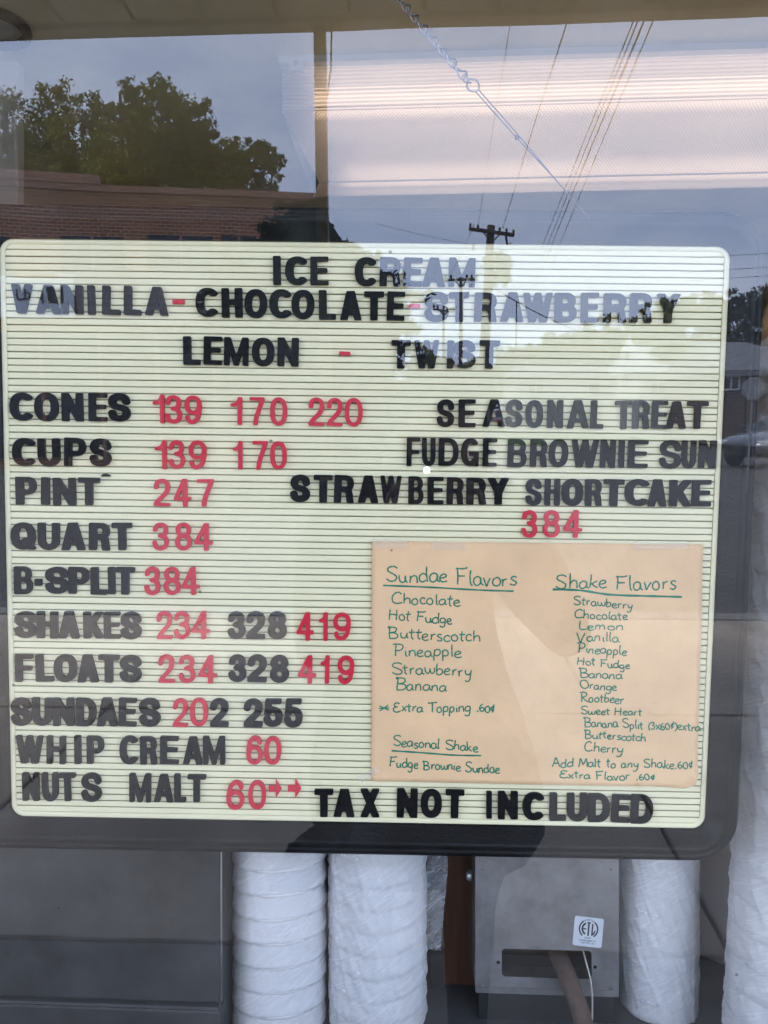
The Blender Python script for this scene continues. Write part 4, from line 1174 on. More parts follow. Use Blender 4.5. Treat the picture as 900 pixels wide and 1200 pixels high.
# sticker
st0 = [P(674, 1074, yB), P(707.5, 1076.5, yB), P(704.5, 1110.5, yB), P(671, 1107, yB)]
sc0 = sum(st0, Vector())/4
stk = bpy.data.objects.new('sticker', None)
ang = -math.atan2(3.0, 33.5)
stm = prism([rrect(-0.0160, 0.0160, -0.0163, 0.0163, 0.0022, 4)], 0.0003, 'sticker', M['sticker'])
stk = share('sticker', stm, cb, loc((sc0.x, yB-0.0001, sc0.z)), (R_(90), 0, 0))
stk.rotation_euler = (R_(90), ang*-1, 0)
def arc_band(r0, r1, a0, a1, c=(0, 0.0035), n=20):
    o_ = [(c[0]+r1*math.cos(R_(a)), c[1]+r1*math.sin(R_(a))) for a in np.linspace(a0, a1, n)]
    i_ = [(c[0]+r0*math.cos(R_(a)), c[1]+r0*math.sin(R_(a))) for a in np.linspace(a1, a0, n)]
    return o_ + i_
def flat_print(name, loops, z=0.0004):
    for lp_ in loops:
        o_ = share(name, prism([lp_], 0.0001, name, M['print']), stk, (0, 0, z))
flat_print('emblem_ring', [arc_band(0.0092, 0.0108, 128, 232), arc_band(0.0092, 0.0108, -52, 52)])
c_ = (0, 0.0035)
flat_print('emblem_letter', [
    arc_band(0.0058, 0.0078, 118, 242, c_, 14),
    [(-.0066, .0030+.0009), (-.0026, .0030+.0009), (-.0026, .0030-.0006), (-.0066, .0030-.0006)],
    [(-.0020, .0112), (.0020, .0112), (.0020, .0098), (.0009, .0098), (.0009, -.0042), (-.0009, -.0042), (-.0009, .0098), (-.0020, .0098)],
    [(.0034, .0098), (.0050, .0092), (.0050, -.0010), (.0068, .0020), (.0080, .0028), (.0076, .0000), (.0058, -.0028), (.0034, -.0040)]])
def tiny_text(s, x, y, size, parent, z=0.0004, arc=None, material='print'):
    cu = bpy.data.curves.new('t', 'FONT'); cu.body = s; cu.size = size; cu.align_x = 'CENTER'; cu.resolution_u = 2; cu.fill_mode = 'FRONT'; cu.offset = size*0.012
    ob = bpy.data.objects.new('t', cu); COL.objects.link(ob)
    dg = bpy.context.evaluated_depsgraph_get()
    me_ = bpy.data.meshes.new_from_object(ob.evaluated_get(dg))
    bpy.data.objects.remove(ob)
    if arc:
        cxx, cyy, rad, up = arc
        for v in me_.vertices:
            a = v.co.x/rad
            r = rad + (v.co.y if up else -v.co.y)
            if up: v.co = (cxx + r*math.sin(a), cyy + r*math.cos(a), 0)
            else: v.co = (cxx + (rad - v.co.y)*math.sin(a), cyy - (rad - v.co.y)*math.cos(a), 0)
    me_.materials.clear(); me_.materials.append(M[material])
    return share('print_line', me_, parent, (x, y, z))
tiny_text('INTERTEK', 0, 0, 0.0028, stk, arc=(0, 0.0035, 0.0090, True))
tiny_text('LISTED', 0, 0, 0.0026, stk, arc=(0, 0.0035, 0.0112, False))
tiny_text('CONFORMS TO', 0, -0.0106, 0.0026, stk)
tiny_text('NSF STD. 18', 0, -0.0132, 0.0026, stk)

# braided hose and thin white cable out of the slot
hp = [P(652, 1116, yB+0.035), P(657, 1126, yB+0.012), P(664, 1143, yB-0.012), P(674, 1168, yB-0.028), P(682, 1192, yB-0.036), P(690, 1225, yB-0.050), P(697, 1290, yB-0.055), P(700, 1400, yB-0.055)]
hp = [Vector(p) for p in catmull([tuple(p) for p in hp], 30)]
hr = [0.0096 + 0.0006*(i % 2) for i in range(len(hp))]
hs = MB().tube(hp, hr, 14).build('hose', M['hose'], None, True)
tag(hs, 'thick brown braided hose hanging out of the metal box slot', 'hose')
wpx = [P(683, 1113, yB+0.01), P(687, 1128, yB-0.006), P(692, 1148, yB-0.012), P(694, 1168, yB-0.02), P(694, 1190, yB-0.028), P(693, 1230, yB-0.035), P(694, 1320, yB-0.045)]
wc = MB().tube([Vector(p) for p in catmull([tuple(p) for p in wpx], 8)], 0.0009, 6).build('cable', M['wire_w'], None, True)
tag(wc, 'thin white cable hanging in front of the metal box slot', 'cable')

# white tub in the lower right corner, behind
tubx = P(868, 1100, 1.10).x
tub = empty('white_tub', (tubx, 1.10, CZ)); tag(tub, 'round white plastic tub behind the short cup sleeve', 'tub')
MB().lathe([(0.085, 0), (0.088, 0.004), (0.095, 0.26), (0.098, 0.262), (0.098, 0.275), (0.094, 0.276)], (0,0,0), 40).build('tub_body', M['tubw'], tub, True)
MB().lathe([(0.100, 0.2765), (0.100, 0.288), (0.09, 0.290)], (0,0,0), 40).build('lid', M['tubw'], tub, True)

# pale interior door frame at the far left edge
ja, jb = P(-22, 140, 1.22), P(20, 140, 1.22)
jm = MB().box(ja.x, jb.x, 1.22, 1.245, CZ, CEIL - 0.001).build('door_post', M['white_metal']); bevelled(jm, 0.004)
tag(jm, 'white painted upright on the counter at the far left', 'door post')

# small round black-rimmed lamp flush with the ceiling, in the upper left corner
dc = PZ(-6, 27, CEIL); dk = empty('round_lamp', dc); tag(dk, 'small round ceiling lamp with a thick black rim in the top left corner', 'ceiling lamp')
MB().tube([(0.043*math.cos(t), 0.043*math.sin(t), -0.008) for t in np.linspace(0, 2*math.pi, 41)[:-1]], 0.0075, 10, close=True).build('rim', M['dark'], dk, True)
MB().lathe([(0.036, -.001), (0.034, -.006), (0.020, -.009)], n=36).build('lamp_cover', M['siding'], dk, True)
# ------------------------------------------------------------------ fluorescent fitting
yn = 1.25
zt = P(340, 80, yn).z; zl = P(340, 131, yn).z
zb = P(376, 213, 1.42).z
fx0 = P(331, 120, yn).x
fx0b = P(374, 213, 1.42).x
FX1 = 2.42  # right end lengthened out of view to add light to the room
fit = empty('ceiling_light', ((fx0+FX1)/2, 1.42, zt)); tag(fit, 'lit fluorescent ceiling light with a clear ribbed lens above the menu board', 'ceiling light')
O_ = fit.location
sec = [(yn, zt), (yn, zl), (1.42, zb), (1.59, zl), (1.59, zt)]
xl = [fx0, fx0, fx0b, fx0, fx0]
NX = 2
lv = []
for (yz, xx) in zip(sec, xl): lv.append((xx-O_.x, yz[0]-O_.y, yz[1]-O_.z))
for yz in sec: lv.append((FX1-O_.x, yz[0]-O_.y, yz[1]-O_.z))
lf = [(i, i+1, i+6, i+5) for i in range(4)]
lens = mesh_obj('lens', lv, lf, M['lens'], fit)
MBc = MB().add(lv[:5], [(4,3,2,1,0)]).build('end_cap', film_material('frosted_end_cap', (0.66, 0.66, 0.72), 0.35, 0.4), fit)
# bright lip along the lens edges
edge = MB()
edge.tube([Vector(lv[2])+Vector((0,0,-.001)), Vector(lv[7])+Vector((0,0,-.001))], 0.0016, 6); edge.tube([Vector(lv[1]), Vector(lv[2])], 0.0012, 6)
edge.build('lens_edge', film_material('clear_acrylic_edge', (0.9, 0.88, 0.86), 0.35, 0.2), fit)
MB().box(fx0-0.004-O_.x, FX1-O_.x, 1.235-O_.y, 1.605-O_.y, 0.0005, CEIL-O_.z-0.0005).build('housing', M['white_metal'], fit)
bevelled(MB().box(P(338,85,1.23).x-O_.x, P(354,85,1.23).x-O_.x, 1.225-O_.y, 1.2345-O_.y, -0.016, 0.004).build('clip', M['white_metal'], fit), 0.002)
MB().lathe([(0.0035, 0), (0.003, 0.003)], (P(346,85,1.22).x-O_.x, 1.2245-O_.y, -0.006), 10, Matrix.Rotation(R_(90), 3, 'X')).build('clip_screw', M['edge'], fit)
tx0 = P(366, 95, yn).x
for ty in (1.300, 1.53):
    MB().tube([(tx0-O_.x+ (0.02 if ty > 1.4 else 0), ty-O_.y, -0.030), (FX1-0.05-O_.x, ty-O_.y, -0.030)], 0.0135, 14).build('tube', M['tube'], fit, True)
    MB().box(tx0-0.018-O_.x, tx0-0.001-O_.x, ty-0.016-O_.y, ty+0.016-O_.y, -0.05, 0.0).build('lamp_holder', M['white_metal'], fit)

# ------------------------------------------------------------------ the chain that holds the board
ch = empty('hanging_chain', P(553, 103, 0.70)); tag(ch, 'twisted zinc chain and hook with two strings hanging diagonally from the ceiling', 'chain')
CO = ch.location
a3, b3 = P(452, -20, 0.74), P(550, 96, 0.70)
NL = 18
dirv = (b3-a3).normalized(); side = dirv.cross(Vector((0,1,0))).normalized(); oth = dirv.cross(side)
link_me = None
Ls = (b3-a3).length/NL
for k in range(NL):
    c = a3.lerp(b3, (k+.5)/NL) - CO
    if link_me is None:
        pts = []
        for t in np.linspace(0, 2*math.pi, 25)[:-1]:
            tw = 0.9*math.cos(t)
            s, f = 0.0034*math.sin(t), Ls*0.66*math.cos(t)
            pts.append(Vector((s*math.cos(tw*.8), s*math.sin(tw*.8) + 0.0008*math.sin(2*t), f)))
        o_ = MB().tube(pts, 0.00068, 6, close=True).build('link', M['chain'], ch, True); link_me = o_.data
    else:
        o_ = share('link', link_me, ch)
    o_.location = c
    rot = Matrix((side, oth, dirv)).transposed().to_4x4()
    o_.matrix_basis = Matrix.Translation(c) @ rot @ Matrix.Rotation(R_(88*(k % 2) + 12*math.sin(k)), 4, 'Z')
hk = [b3-CO + side*x + dirv*z for (x, z) in ((0,-.003),(.004,0.0),(.0055,.005),(.003,.011),(-.001,.012),(-.0045,.008),(-.004,.002),(0,-.001))]
MB().tube([Vector(p) for p in catmull([tuple(p) for p in hk], 5)], 0.0008, 6).build('hook', M['chain'], ch, True)
e1 = P(648, 207, 0.69)-CO
st_a = b3 + dirv*0.011 - CO
for dx in (-0.0014, 0.0016):
    MB().tube([st_a+side*dx, (st_a+e1)/2+side*dx*0.9, e1, P(690, 256, 0.695)-CO], 0.0005, 5).build('string', M['cord'], ch, True)
MB().lathe([(0.0016, -.0016), (0.0024, 0), (0.0016, .0016)], P(606, 161, 0.695)-CO, 8).build('knot', M['cord'], ch, True)

# ================================================================== OUTSIDE, SEEN IN THE GLASS
# brick building across the street, its right end at px 385
bR = RP(386, 468, 24.0); bL = RP(-170, 468, 20.6)
bdir = Vector((bR.x-bL.x, bR.y-bL.y, 0)); bw_ = bdir.length; ba = math.atan2(bdir.y, bdir.x)
ztop = RP(376, 229, 24.0).z
bb = empty('brick_building', (bL.x, bL.y, 0), ba); tag(bb, 'dark red brick building with a flat roof across the street', 'building')
Mb = Matrix.Translation(bb.location) @ Matrix.Rotation(ba, 4, 'Z'); Mbi = Mb.inverted()
def bface(px, py):                      # pixel -> (x along the front, height)
    r = rr(px, py); n_ = Vector((-math.sin(ba), math.cos(ba), 0))
    t = (Vector(bb.location)-CM).dot(n_)/r.dot(n_)
    q = Mbi @ (CM + r*t); return q.x, q.z
xw1, _ = bface(385, 400)
MB().box(0, xw1, -10, 0, 0, ztop-0.18).build('wall', M['brick'], bb)
MB().box(-.05, xw1+.05, -10, 0.06, ztop-0.178, ztop).build('coping', M['coping'], bb)
xa_, za_ = bface(116, 211); 
MB().box(0, xa_, -0.5, 0.10, ztop+.002, ztop+0.24).build('raised_coping', M['coping'], bb)
for (pa, pb) in ((-60, 10), (72, 146), (176, 250), (262, 300)):
    q0 = bface(pa, 322); q1 = bface(pb, 278)
    wn = MB().box(q0[0], q1[0], 0.002, 0.05, q0[1], q1[1]).build('window', M['winglass'], bb)
    MB().box(q0[0]-.06, q1[0]+.06, 0.003, 0.12, q0[1]-.10, q0[1]-.002).build('sill', M['trim'], wn)
    for m_ in (0.5,):
        xx = q0[0]+(q1[0]-q0[0])*m_
        MB().box(xx-.04, xx+.04, 0.051, 0.09, q0[1], q1[1]).build('mullion', M['coping'], wn)
q0, q1 = bface(92, 380), bface(384, 326)
MB().box(q0[0], q1[0]-.02, 0.004, 0.14, q0[1], q1[1]).build('block_band', M['block'], bb)
q0, q1 = bface(-20, 460), bface(250, 392)
dr = MB().box(q0[0], q1[0], 0.004, 0.05, 0.3, q1[1]).build('shop_window', M['winglass'], bb)
for k in range(5):
    xx = q0[0]+(q1[0]-q0[0])*k/4
    MB().box(xx-.05, xx+.05, 0.051, 0.10, 0.3, q1[1]).build('mullion', M['coping'], dr)
# white sign with reversed lettering as the glass shows it
q0, q1 = bface(-10, 373), bface(87, 329)
sgn = empty('shop_sign', Mb @ Vector(((q0[0]+q1[0])/2, 0.16, (q0[1]+q1[1])/2)), ba); tag(sgn, 'pale shop sign with dark lettering on the brick building', 'sign')
hw_, hh_ = (q1[0]-q0[0])/2, (q1[1]-q0[1])/2
bevelled(MB().box(-hw_, hw_, -0.06, 0.06, -hh_, hh_).build('sign_panel', M['signw'], sgn), 0.02)
def stext(s, px, py, size):
    qx, qz = bface(px, py)
    cu = bpy.data.curves.new('t', 'FONT'); cu.body = s; cu.size = size; cu.extrude = 0.01; cu.align_x = 'CENTER'
    ob = bpy.data.objects.new('t', cu); COL.objects.link(ob)
    me_ = bpy.data.meshes.new_from_object(ob.evaluated_get(bpy.context.evaluated_depsgraph_get())); bpy.data.objects.remove(ob)
    me_.materials.clear(); me_.materials.append(M['dark'])
    # readable from the street side (+y), so it runs towards -x
    share('sign_letter', me_, sgn, (qx-(q0[0]+q1[0])/2, 0.075, qz-(q0[1]+q1[1])/2), (R_(90), 0, R_(180)))
stext('c', 34, 352, 0.42); stext('U', 26, 353, 0.42); stext('p', 48, 352, 0.45); stext('s', 8, 352, 0.42)
for (pa, pb, sk) in ((56, 64, 8), (71, 75, 0)):
    a0 = bface(pa, 357); a1 = bface(pb, 338); cx_ = (q0[0]+q1[0])/2; cz_ = (q0[1]+q1[1])/2
    k_ = sk/936*22
    MB().add([(a0[0]-cx_+k_*.3, .075, a0[1]-cz_), (a1[0]-cx_+k_, .075, a0[1]-cz_), (a1[0]-cx_, .075, a1[1]-cz_), (a0[0]-cx_, .075, a1[1]-cz_),
              (a0[0]-cx_+k_*.3, .062, a0[1]-cz_), (a1[0]-cx_+k_, .062, a0[1]-cz_), (a1[0]-cx_, .062, a1[1]-cz_), (a0[0]-cx_, .062, a1[1]-cz_)],
             [(0,1,2,3),(7,6,5,4),(0,4,5,1),(1,5,6,2),(2,6,7,3),(3,7,4,0)]).build('sign_stroke', M['dark'], sgn)

# ---- trees
def leaf_mesh(name, blobs, n, size, mt, parent, flat=0.5, needles=False):
    """many small leaf faces spread through a few overlapping clumps, dense at their rims"""
    tot = sum(b[3]*b[4] for b in blobs)
    C_, S_ = [], []
    for (cx, cy_, cz, rx, rz, ry) in blobs:
        m = int(n*rx*rz/sum(b[3]*b[4] for b in blobs))
        d = rng.normal(size=(m, 3)); d /= np.linalg.norm(d, axis=1)[:, None]
        r = rng.random(m)**0.45
        # sub-clumps
        K_ = 34
        kc = rng.normal(size=(K_, 3)); kc /= np.linalg.norm(kc, axis=1)[:, None]
        kc *= (0.35 + 0.85*rng.random((K_, 1)))
        kr = 0.14 + 0.24*rng.random((K_, 1))
        idx = rng.integers(0, K_, m)
        cl = kc[idx] + d*r[:, None]*kr[idx]
        pts = np.where(rng.random((m, 1)) < 0.88, cl, d*r[:, None]*0.9)
        C_.append(np.array([cx, cy_, cz]) + pts*np.array([rx, ry, rz]))
    C_ = np.concatenate(C_)
    m = len(C_)
    u = rng.normal(size=(m, 3)); u /= np.linalg.norm(u, axis=1)[:, None]
    v = rng.normal(size=(m, 3)); v -= u*(u*v).sum(1)[:, None]; v /= np.linalg.norm(v, axis=1)[:, None]
    s = size*(0.6+0.8*rng.random((m, 1)))
    a = C_ - u*s; b = C_ + v*s*flat; c = C_ + u*s; d = C_ - v*s*flat
    V = np.stack([a, b, c, d], 1).reshape(-1, 3)
    me_ = bpy.data.meshes.new(name)
    me_.vertices.add(4*m); me_.vertices.foreach_set('co', V.ravel())
    me_.loops.add(4*m); me_.loops.foreach_set('vertex_index', np.arange(4*m, dtype=np.int32))
    me_.polygons.add(m); me_.polygons.foreach_set('loop_start', np.arange(0, 4*m, 4, dtype=np.int32)); me_.polygons.foreach_set('loop_total', np.full(m, 4, dtype=np.int32))
    me_.update(); me_.validate(); me_.materials.append(mt)
    o = bpy.data.objects.new(name, me_); COL.objects.link(o); o.parent = parent
    return o
def tree(label, px, d, tops, zb, n, size, mt, group, zc=None, spread=1.0):
    """tops: (px, py, radius in pixels) of the clumps of its crown, placed at distance d"""
    b = RP(px, 468, d); root = empty('tree', (b.x, b.y, 0)); tag(root, label, 'tree', group)
    blobs = []
    for (tx, ty, tr) in tops:
        p = RP(tx, ty, d); rm = tr/F*d
        dep = rm*random.uniform(.7, 1.0)
        blobs.append((p.x-b.x, random.uniform(-.5, .5)*rm, p.z-rm*0.9, rm, rm*0.95, dep))
    leaf_mesh('crown', blobs, n, size, mt, root)
    zt_ = max(q[2] for q in blobs)
    tr_ = MB().tube([(0,0,0), (0.1,0.05,zt_*.35), (-.05,0,zt_*.65), (0.05,0,zt_)], [zt_*.030, zt_*.022, zt_*.014, zt_*.004], 8)
    for q in blobs[:6]:
        tr_.tube([(0,0,zt_*.35), (q[0]*.5, q[1]*.5, (zt_*.35+q[2])*.5), (q[0], q[1], q[2])], [zt_*.012, zt_*.008, zt_*.003], 6)
    tr_.build('trunk', M['bark'], root, True)
    return root
G1 = 'broad trees behind the brick building'
tree('broad olive green tree behind the left end of the brick building', 30, 36, [(20,112,45),(62,97,34),(-20,100,50),(40,150,50),(80,150,40),(0,170,50)], 0, 22000, .085, M['leafA'], G1)
tree('rounded olive tree between the two tallest treetops behind the brick building', 112, 38, [(104,108,26),(128,120,28),(95,150,42),(140,160,40),(118,185,45)], 0, 18000, .085, M['leafA'], G1)
tree('tree with a thin pointed top at the middle of the brick building', 156, 35, [(153,94,13),(158,108,22),(165,140,30),(145,170,40),(180,185,35)], 0, 16000, .085, M['leafA'], G1)
tree('tallest dark round tree behind the brick building', 208, 34, [(190,98,24),(214,104,30),(205,130,42),(225,145,28),(200,175,48),(232,185,30)], 0, 22000, .08, M['leafB'], G1)
tree('small loose dark tree behind the right end of the brick roof', 292, 33, [(262,160,22),(290,168,22),(312,172,18),(322,182,12),(280,190,30),(305,200,24),(250,190,24),(240,172,16)], 0, 13000, .08, M['leafB'], G1)
# dense conifer at the right end of the building
cb_ = RP(362, 468, 14.0); con = empty('conifer', (cb_.x, cb_.y, 0)); tag(con, 'dense dark conifer in front of the right end of the brick building', 'tree')
ctop = RP(362, 237, 14.0).z
prof_ = [(243, 14), (252, 30), (264, 44), (285, 62), (310, 92), (340, 122), (375, 128), (410, 118), (450, 108), (500, 100), (560, 95)]
cbl = []
for (py_, hw__) in prof_:
    z_ = RP(362, py_, 14.0).z; rw = hw__/F*14.0*(1.0 if py_ < 300 else 1.10)
    sh_ = {252: -.02, 264: -.06, 285: -.16, 310: -.10}.get(py_, 0.0)
    k_ = max(1, int(rw/0.35))
    for j in range(k_):
        a = 2*math.pi*j/k_ + py_
        rr_ = max(rw*(0.62 if k_ > 1 else 1.0), 0.1)
        cbl.append((sh_ + math.cos(a)*(rw-rr_)*(1 if k_ > 1 else 0), math.sin(a)*(rw-rr_)*(1 if k_ > 1 else 0), max(z_, .2)-0.18, rr_, min(.36, rr_), rr_))
leaf_mesh('crown', cbl, 95000, .07, M['leafC'], con, 0.4)
MB().tube([(0,0,0), (0,0,ctop-.4)], [.14, .03], 8).build('trunk', M['bark'], con, True)
def _core():
    pr = []
    for (py_, hw__) in reversed(prof_):
        pr.append((max(.02, (hw__-3)/F*14.0*(0.74 if py_ < 300 else 0.9)), max(.15, RP(362, py_, 14.0).z)))
    return pr
MB().lathe(_core(), n=22).build('inner_branches', M['leafC'], con, True)

G2 = 'trees behind the houses at the right'
tree('dark tree above the bungalow roof at the far right', 870, 42, [(860,345,20),(880,340,22),(905,335,30),(868,380,32),(895,380,35),(850,390,30),(880,420,34)], 0, 22000, .085, M['leafC'], G2)
tree('tree with a level top right of the word STRAWBERRY', 815, 46, [(800,350,18),(825,346,22),(842,350,18),(810,385,30),(836,390,28),(790,400,26)], 0, 7000, .17, M['leafB'], G2)
tree('ragged tree showing through the letter Y', 768, 50, [(778,348,12),(765,362,22),(785,372,22),(755,392,26),(775,402,26)], 0, 5500, .17, M['leafB'], G2)
tree('low rounded tree left of the church spire', 700, 55, [(690,384,22),(714,376,22),(735,380,18),(700,405,26),(728,405,24)], 0, 5500, .18, M['leafB'], G2)
tree('broad low tree right of the wooden utility pole', 640, 60, [(600,408,16),(622,404,18),(648,392,20),(668,388,18),(630,424,22),(660,415,24),(600,428,16)], 0, 6000, .19, M['leafB'], G2)
tree('small far tree behind the letter W of TWIST', 500, 65, [(486,420,13),(505,413,14),(522,421,11),(495,436,18),(520,438,14)], 0, 4000, .19, M['leafB'], G2)
tree('small far tree left of the large utility pole', 548, 62, [(540,424,11),(556,419,13),(570,426,11),(548,438,14),(566,440,12)], 0, 3500, .18, M['leafB'], G2)
# far belt of trees that reads as one mass
fbl = []
for k in range(46):
    px_ = -80 + k*24
    p = RP(px_, 436+10*math.sin(k*1.7), 78); fbl.append((p.x, p.y, p.z-2.2, 2.2, 2.6, 2.0))
fo = leaf_mesh('far_treeline', fbl, 26000, .34, M['leafB'], None, .6); tag(fo, 'far belt of trees closing the street', 'trees', kind='stuff')

# ---- utility poles and wires
def upole(label, px, pytop, d, wpx_, arms, tilt=0.0, lean=0.0):
    t_ = RP(px, pytop, d); root = empty('utility_pole', (t_.x, t_.y, 0)); tag(root, label, 'utility pole', 'utility poles along the street')
    r = wpx_/F*d/2
    MB().tube([(lean,0,0), (lean*.5,0,t_.z*.5), (0,0,t_.z)], [r*1.25, r*1.1, r*.85], 10).build('shaft', M['pole'], root, True)
    for (dy, half, tl) in arms:
        z = RP(px, pytop+dy, d).z; h = half/F*d
        a = Matrix.Translation((0, r+.06, z)) @ Matrix.Rotation(tl, 4, 'Y')
        hh = 0.055*(d/28)**.3
        ar = bevelled(MB().box(-h, h, -.05, .05, -hh, hh, a).build('crossarm', M['pole'], root), .01)
        for k in (-.95, -.6, .35, .65, .95):
            MB().lathe([(.02*d/28, 0), (.04*d/28, .03*d/28), (.04*d/28, .10*d/28), (.015*d/28, .13*d/28)], a @ Vector((k*h, 0, hh)), 8).build('insulator', M['wirek'], ar, True)
        for s in (-1, 1):
            MB().tube([a @ Vector((s*h*.42, .06, 0)), Vector((0, r+.06, z-h*.45))], .022*d/28, 5).build('brace', M['wirek'], root)
    return root, t_
u1, t1 = upole('large wooden utility pole with a tilted crossarm above the letter board', 576, 265, 28, 10.5, [(9, 26, R_(9))], lean=-0.35)
z_ = RP(576, 340, 28).z
MB().lathe([(.20, 0), (.23, .04), (.23, .75), (.20, .82), (.06, .9)], (.46, 0, RP(576, 330, 28).z), 16).build('transformer', M['transf'], u1, True)
MB().box(.1, .3, -.04, .04, RP(576, 322, 28).z, RP(576, 318, 28).z).build('bracket', M['wirek'], u1)
MB().tube([(-.6, .1, RP(555,286,28).z-.02), (-.6, .1, RP(555,295,28).z)], .05, 6).build('switch', M['wirek'], u1)
MB().tube([(.5, .1, RP(593,278,28).z), (.55, .1, RP(593,289,28).z), (.66, .1, RP(593,286,28).z)], .04, 6).build('switch', M['wirek'], u1)
lfv = leaf_mesh('vine', [(.25, 0, RP(580,316,28).z, .42, .62, .3)], 900, .07, M['leafB'], u1)
u2, t2 = upole('middle utility pole with a level crossarm in the letter M of CREAM', 540.5, 325, 44, 4.2, [(3, 19, R_(0))])
u3, t3 = upole('smallest far utility pole beside the letter S of STRAWBERRY', 520, 358, 66, 3.0, [(6, 12, R_(8))])
u4, t4 = upole('far utility pole rising out of the low trees', 606, 352, 75, 1.6, [])
def wire(label, pts, r, sag=0.0, n=14):
    a, b = pts
    ps = []
    for k in range(n+1):
        t = k/n; p = a.lerp(b, t); p.z -= sag*4*t*(1-t); ps.append(p)
    o = MB().tube(ps, r*0.68, 5).build('overhead_wire', M['wirek']); tag(o, label, 'overhead wire', 'overhead wires above the street')
for (ta, ba_, lbl) in (((744, 20), (636, 290), 'leftmost of the four close overhead wires crossing the light'), ((749, 20), (642, 290), 'second from left of the four close overhead wires'),
                      ((757, 20), (646, 290), 'third and thickest of the four close overhead wires'), ((768, 20), (655, 290), 'rightmost of the four close overhead wires')):
    A_ = RP(ta[0], ta[1]-60, 7.5); A_.x += (60*0.4)/F*7.5
    # the line runs away from the porch to the far pole
    dn = RP(ba_[0]-18, ba_[1]+44, 62)
    # find the distance profile so that it stays straight in the glass
    wire(lbl, (RP(ta[0]+24, ta[1]-60, 8.5), dn), .012 if ta[0] != 757 else .018, 0.0, 4)
wire('single thin overhead wire running down to the large pole crossarm', (RP(678, -20, 12), RP(590, 268, 28)), .014)
wire('faint thin overhead wire at the middle of the window', (RP(606, -20, 14), RP(560, 268, 28)), .010)
wire('slack service wire dropping from the large pole to the houses', (RP(582, 338, 28), RP(735, 405, 34)), .028, .25)
for (y_, lbl) in ((299, 'upper of three level wires right of the board'), (315, 'middle of three level wires right of the board'), (325, 'lower of three level wires right of the board')):
    wire(lbl, (RP(800, y_+4, 20), RP(960, y_-6, 18)), .008)
wire('wire strung from the large pole to the middle pole', (RP(556, 262, 28), RP(524, 326, 44)), .012, .2)
wire('wire strung from the middle pole to the smallest far pole', (RP(556, 327, 44), RP(532, 362, 66)), .02, .3)
wire('nearly level wire above the letter board', (RP(440, 262, 30), RP(640, 300, 30)), .008, .1)

# ---- houses
def house(label, pa, pb, d, zeave, zpeak, depth, wallm, roofm, ridge_f=(0.15, 0.85), gable=False):
    A_, B_ = RP(pa, 468, d), RP(pb, 468, d)
    wdt = B_.x-A_.x
    root = empty('house', (A_.x, A_.y, 0)); tag(root, label, 'house', 'houses across the street')
    MB().box(0.35, wdt-.35, -depth, -.35, .05, zeave-.02).build('wall', wallm, root)
    rf = MB()
    r0, r1 = wdt*ridge_f[0], wdt*ridge_f[1]
    n = 7
    for k in range(n):                    # overlapping courses with a visible butt
        ta, tb = k/n, (k+1)/n
        za, zb_ = zeave+(zpeak-zeave)*ta, zeave+(zpeak-zeave)*tb
        xa0, xa1 = r0*ta, wdt-(wdt-r1)*ta; xb0, xb1 = r0*tb, wdt-(wdt-r1)*tb
        ya, yb = -depth/2*ta, -depth/2*tb
        rf.add([(xa0,ya,za+.07),(xa1,ya,za+.07),(xb1,yb,zb_+.07),(xb0,yb,zb_+.07),(xa0,ya,za),(xa1,ya,za),(xb1,yb,zb_),(xb0,yb,zb_)], [(0,1,2,3),(0,4,5,1),(1,5,6,2),(3,7,4,0)])
        rf.add([(xa0,-depth-ya,za),(xa1,-depth-ya,za),(xb1,-depth-yb,zb_),(xb0,-depth-yb,zb_)], [(3,2,1,0)])
    rf.add([(0,0,zeave),(r0,-depth/2,zpeak),(0,-depth,zeave)], [(0,1,2)])
    rf.add([(wdt,0,zeave),(r1,-depth/2,zpeak),(wdt,-depth,zeave)], [(2,1,0)])
    rf.box(0, wdt, -.06, -.001, zeave-.16, zeave+.02)
    rf.build('roof', roofm, root)
    return root, A_, wdt
HD = 32
h1, hA, hw1 = house('dark brick bungalow with a grey shingle roof beside the silver car', 838, 985, HD, RP(870, 435, HD).z, RP(850, 404, HD).z+.35, 8, M['housebrick'], M['roofg'], (.06, .55))
def hwin(root, A_, pa, pb, pt, pbt, d, mul=1):
    a = RP(pa, pbt, d); b = RP(pb, pt, d)
    f_ = empty('window', (0,0,0)); bpy.data.objects.remove(f_)
    w_ = MB().box(a.x-A_.x, b.x-A_.x, -.35, -.26, a.z, b.z).build('window', M['trim'], root)
    n = mul+1
    for k in range(n):
        x0_ = a.x-A_.x+.07+(b.x-a.x-.07)*k/n; x1_ = a.x-A_.x+(b.x-a.x-.07)*(k+1)/n
        MB().box(x0_, x1_, -.262, -.25, a.z+.07, b.z-.07).build('pane', M['winglass'], w_)
hwin(h1, hA, 848, 870, 439, 457, HD, 1)
hwin(h1, hA, 905, 935, 439, 457, HD, 1)
h2, h2A, _ = house('pale house with a light metal roof behind the letter board', 742, 846, 44, RP(760, 436, 44).z, RP(770, 410, 44).z+.5, 9, M['siding'], M['roofw'], (.18, .95))
hwin(h2, h2A, 762, 782, 446, 462, 44, 1); hwin(h2, h2A, 800, 815, 446, 462, 44, 0)
h3, h3A, _ = house('white low house with a long pale roof left of the church spire', 600, 735, 50, RP(650, 440, 50).z, RP(650, 424, 50).z, 9, M['siding'], M['roofg'], (.1, .9))
hwin(h3, h3A, 620, 640, 448, 462, 50, 1); hwin(h3, h3A, 690, 705, 448, 462, 50, 0)
